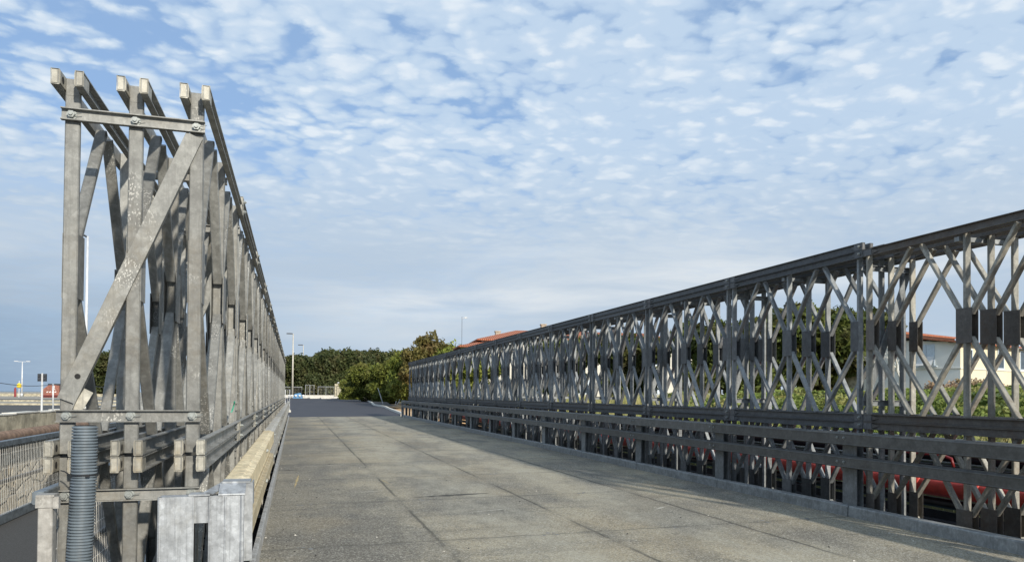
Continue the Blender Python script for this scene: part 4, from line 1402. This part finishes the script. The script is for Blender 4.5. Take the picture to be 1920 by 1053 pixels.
def make_tree(name, label, cat, lobes, n, size, mat, trunk_h, trunk_r, seed, group, aspect=1.6, bark=None, limbs=5, shell=.55):
    root = empty(name); tag(root, label, cat, group)
    C = crown_points(lobes, n, seed, shell)
    rg = np.random.default_rng(seed+1)
    me = leaf_mesh('crown', C, size*(.6+.8*rg.random(len(C))), .3, aspect, seed)
    me.materials.append(mat)
    o = bpy.data.objects.new('crown', me); col.objects.link(o); o.parent = root
    g = MB(); r2 = random.Random(seed)
    lean = (r2.uniform(-.3, .3), r2.uniform(-.3, .3))
    g.tube([(0, 0, -.4), (lean[0]*.3, lean[1]*.3, trunk_h*.5), (lean[0], lean[1], trunk_h)], [trunk_r, trunk_r*.8, trunk_r*.6], 9)
    for i in range(limbs):
        l = lobes[i % len(lobes)]
        g.tube([(lean[0]*.8, lean[1]*.8, trunk_h*r2.uniform(.6, .95)), (l[0]*.5, l[1]*.5, trunk_h+(l[2]-trunk_h)*.45), (l[0]*.95, l[1]*.95, l[2])], [trunk_r*.5, trunk_r*.3, trunk_r*.08], 6)
    g.build('trunk', bark or M['bark'], root, smooth=True)
    return root
def lobes_round(rx, h0, h1, k, seed, rmin=.35, rmax=.6):
    r2 = random.Random(seed); out = []
    for i in range(k):
        a = 2*math.pi*i/k + r2.uniform(-.4, .4)
        d_ = rx*r2.uniform(.25, .75)
        zz_ = h0 + (h1-h0)*r2.uniform(.15, .85)
        s_ = rx*r2.uniform(rmin, rmax)
        out.append((math.cos(a)*d_, math.sin(a)*d_, zz_, s_*1.05, s_*1.05, s_*.8))
    out.append((0, 0, h0+(h1-h0)*.55, rx*.6, rx*.6, (h1-h0)*.42))
    return out

# dark evergreen trees closing the far end of the road
GD = 'dark evergreen trees closing the view past the road'
pd = [make_tree('evergreen_tree', 'x', 'tree', lobes_round(5.2, .5, 8.2, 13, 20+i, .28, .55), 24000, .31, M['leaf_dark'], 3.2, .28, 40+i, GD) for i in range(3)]
dark_list = [(-12.5, 152, .95, 'evergreen tree left of the tall cream lamp, mostly behind the left girder'), (-6.5, 149, 1.0, 'dark evergreen tree just left of the tall cream lamp'), (-1.2, 153, .97, 'dark evergreen tree directly behind the tall cream lamp'),
             (3.2, 150, 1.0, 'dark evergreen tree behind the raised double fence panel'), (8.0, 152, 1.06, 'rounded dark tree behind the stone gate wall'),
             (12.5, 154, 1.12, 'tallest dark evergreen tree, right of the stone gate wall'), (17.5, 156, 1.10, 'dark evergreen tree peeping over the green bushes'),
             (23.5, 158, 1.12, 'dark evergreen tree behind the top of the green bushes'), (-29.5, 130, .85, 'dark tree glimpsed through the open end of the left girder')]
for i, (x, y, s_, lb) in enumerate(dark_list):
    o = pd[i] if i < 3 else copy_tree(pd[i % 3])
    o.location = (x, y, -1.0); o.rotation_euler = (0, 0, i*1.9); o.scale = (s_, s_, s_*1.02); o['label'] = lb
# feathery green trees to the right of the road
GG = 'feathery green trees right of the road'
pg = [make_tree('tamarisk_tree', 'x', 'tree', lobes_round(4.0, .0, 6.6, 15, 70+i, .24, .46), 36000, .165, M['leaf_green'], 2.0, .2, 80+i, GG, 2.4) for i in range(3)]
green_list = [(9.6, 104, .80, 'low feathery tree above the white gate pillar'), (12.6, 97, .90, 'feathery green tree behind the leaning poles'), (14.2, 88, .95, 'feathery green tree right of the leaning poles'),
              (13.2, 77, .88, 'feathery green tree beside the sandy patch'), (16.6, 84, 1.08, 'tall yellowish green tree behind the end of the right girder'), (20.5, 92, 1.1, 'feathery tree farthest from the road'),
              (16.2, 71, .86, 'feathery tree just behind the end of the right guard rail'), (9.2, 121, .62, 'smallest feathery tree, right beside the stone gate wall')]
for i, (x, y, s_, lb) in enumerate(green_list):
    o = pg[i] if i < 3 else copy_tree(pg[i % 3])
    o.location = (x, y, -1.25); o.rotation_euler = (0, 0, i*2.3); o.scale = (s_, s_, s_); o['label'] = lb
GO = 'olive brown trees by the annex'
po = [make_tree('olive_tree', 'x', 'tree', lobes_round(2.6, 1.0, 8.2, 10, 120+i, .25, .42), 3800, .22, M['leaf_olive'], 3.0, .16, 130+i, GO, 2.4, shell=.35) for i in range(2)]
for i, (x, y, s_, lb) in enumerate(((10.9, 70, .72, 'olive brown tree with loose twigs left of the annex'), (12.9, 72.5, .90, 'tallest olive brown tree, against the sky beside the annex'), (14.1, 76, .74, 'olive brown tree nearest the annex, partly behind the tallest one'))):
    o = po[i] if i < 2 else copy_tree(po[0])
    o.location = (x, y, -1.1); o.rotation_euler = (0, 0, i*2.6+.4); o.scale = (s_, s_, s_); o['label'] = lb
# trees and pines seen through the right girder
GP = 'trees behind the right girder'
pp_ = [make_tree('pine_tree', 'x', 'tree', lobes_round(3.8, 1.2, 7.4, 11, 160+i, .3, .5), 15000, .26, M['leaf_pine'], 3.0, .24, 170+i, GP, 2.0) for i in range(2)]
pine_list = [(30.5, 49, .90, 'pine seen through the lattice between the second and third joints of the right girder'), (35.0, 48, .98, 'pine seen through the middle lattice of the right girder'), (39.0, 46.5, 1.0, 'tall pine left of the villa, nearer one'),
             (43.5, 51, 1.05, 'tall pine left of the villa, farther one'), (27.5, 58, .85, 'small pine behind the far half of the right girder'), (47.5, 58, 1.05, 'pine rising behind the villa roof'),
             (24.0, 66, .85, 'bushy pine in front of the long pale house')]
for i, (x, y, s_, lb) in enumerate(pine_list):
    o = pp_[i] if i < 2 else copy_tree(pp_[i % 2])
    o.location = (x, y, -.9); o.rotation_euler = (0, 0, i*1.7); o.scale = (s_, s_, s_*1.02); o['label'] = lb
# shrubs on the bank
GS = 'shrubs on the bank behind the pipes'
ps = [make_tree('shrub', 'x', 'shrub', lobes_round(1.5, .0, 1.5, 8, 200+i, .35, .55), 6500, .13, M['leaf_hedge'], .5, .05, 210+i, GS, 1.8) for i in range(2)]
r3 = random.Random(5)
sh_places = [(17.5, 9.0), (19.3, 11.0), (20.6, 13.6), (18.2, 13.4), (21.5, 16.6), (19.6, 17.3), (22.6, 20), (20.2, 21.5), (23.8, 24.0), (21.5, 26), (22.5, 31), (24.0, 36), (23.0, 41)]
words_ = ['nearest the camera', 'second from the near end', 'third from the near end', 'low and round, before the third', 'under the villa gable', 'before the villa gable', 'beneath the shuttered window', 'left of the villa', 'under the nearer tall pine', 'between the pines', 'past the pines', 'near the far end of the bank', 'at the far end of the bank']
for i, (x, y) in enumerate(sh_places):
    o = ps[i] if i < 2 else copy_tree(ps[i % 2])
    s_ = r3.uniform(.85, 1.1)
    o.location = (x, y, ground_z(x, y)-.1); o.rotation_euler = (0, 0, i*1.3); o.scale = (s_*1.35, s_*1.35, s_*.62); o['label'] = 'green shrub on the bank, ' + words_[i]
pr_ = make_tree('red_shrub', 'reddish brown shrub below the shuttered window of the villa', 'shrub', lobes_round(1.3, .1, 1.7, 9, 230, .2, .4), 5000, .075, M['leaf_red'], .6, .05, 231, 'reddish shrubs before the villa', 2.0, shell=.3)
pr_.location = (26.9, 25.0, -.95)
o = copy_tree(pr_); o.location = (29.4, 25.3, -.95); o.rotation_euler = (0, 0, 2); o['label'] = 'reddish brown shrub right under the villa gable corner'
# pale dead-branched tree between the girder and the pines
g = MB(); r2 = random.Random(9)
def branch(p_, d_, l, r, dep):
    q_ = p_ + d_*l
    g.tube([p_, (p_+q_)/2+Vector((r2.uniform(-.1, .1), r2.uniform(-.1, .1), 0))*l, q_], [r, r*.8, r*.55], 6)
    if dep == 0: return
    for i in range(3):
        nd_ = (d_ + Vector((r2.uniform(-.8, .8), r2.uniform(-.8, .8), r2.uniform(-.2, .6)))).normalized()
        branch(q_, nd_, l*.68, r*.55, dep-1)
branch(Vector((0, 0, 0)), Vector((.2, 0, 1)).normalized(), 1.5, .12, 4)
bt = g.build('bare_tree', M['conc_pale'], loc=(31.0, 32.5, -.9)); tag(bt, 'small bare tree with pale branches between the pines and the villa', 'tree')

# low green cover on the bank (stuff)
rg = np.random.default_rng(12)
NC = 95000
X = 12.0 + rg.random(NC)*11.5; Y = 3.5 + rg.random(NC)*22
hump = .50+.30*np.sin(X*1.1+Y*.5)*np.cos(Y*.8-X*.35)+.18*np.sin(X*2.7)*np.sin(Y*2.3)
hump *= np.clip((X-11.9)/1.6, .15, 1)
Z = np.array([ground_z(a, b_) for a, b_ in zip(X, Y)]) + np.maximum(hump, .05)*(1-.55*rg.random(NC)**2) + .03
me = leaf_mesh('ground_cover', np.stack([X, Y, Z], 1), .075*(.5+1.0*rg.random(NC)), .5, 1.7, 12)
me.materials.append(M['leaf_hedge'])
gc = bpy.data.objects.new('ground_cover', me); col.objects.link(gc); tag(gc, 'low leafy green cover over the bank behind the pipes', 'ground cover', kind='stuff')
# grass on the bank (stuff)
rg = np.random.default_rng(3)
NG = 70000
X = 11.6 + (rg.random(NG)**1.2)*15; Y = 2 + rg.random(NG)*46
Z = np.array([ground_z(a, b_) for a, b_ in zip(X, Y)])
h = (.28+.55*rg.random(NG))*(.55+.45*np.sin(X*1.3)*np.cos(Y*.9)) + .15
h = h*np.where(Y < 22, .55, 1.0)
w = .010+.012*rg.random(NG)
an_ = rg.random(NG)*6.28
dxx, dyy = np.cos(an_)*w, np.sin(an_)*w
lx, ly = rg.normal(size=NG)*.16, rg.normal(size=NG)*.16
V = np.stack([np.stack([X-dxx, Y-dyy, Z-.02], 1), np.stack([X+dxx, Y+dyy, Z-.02], 1), np.stack([X+lx, Y+ly, Z+h], 1)], 1).reshape(-1, 3)
me = bpy.data.meshes.new('grass')
me.vertices.add(len(V)); me.vertices.foreach_set('co', V.astype(np.float32).ravel())
me.loops.add(NG*3); me.loops.foreach_set('vertex_index', np.arange(NG*3, dtype=np.int32))
me.polygons.add(NG); me.polygons.foreach_set('loop_start', np.arange(0, NG*3, 3, dtype=np.int32)); me.polygons.foreach_set('loop_total', np.full(NG, 3, dtype=np.int32))
me.update(calc_edges=True)
me.materials.append(M['grassm'])
go = bpy.data.objects.new('grass', me); col.objects.link(go); tag(go, 'tall dry green grass covering the bank behind the pipes', 'grass', kind='stuff')
bpy.context.view_layer.update()
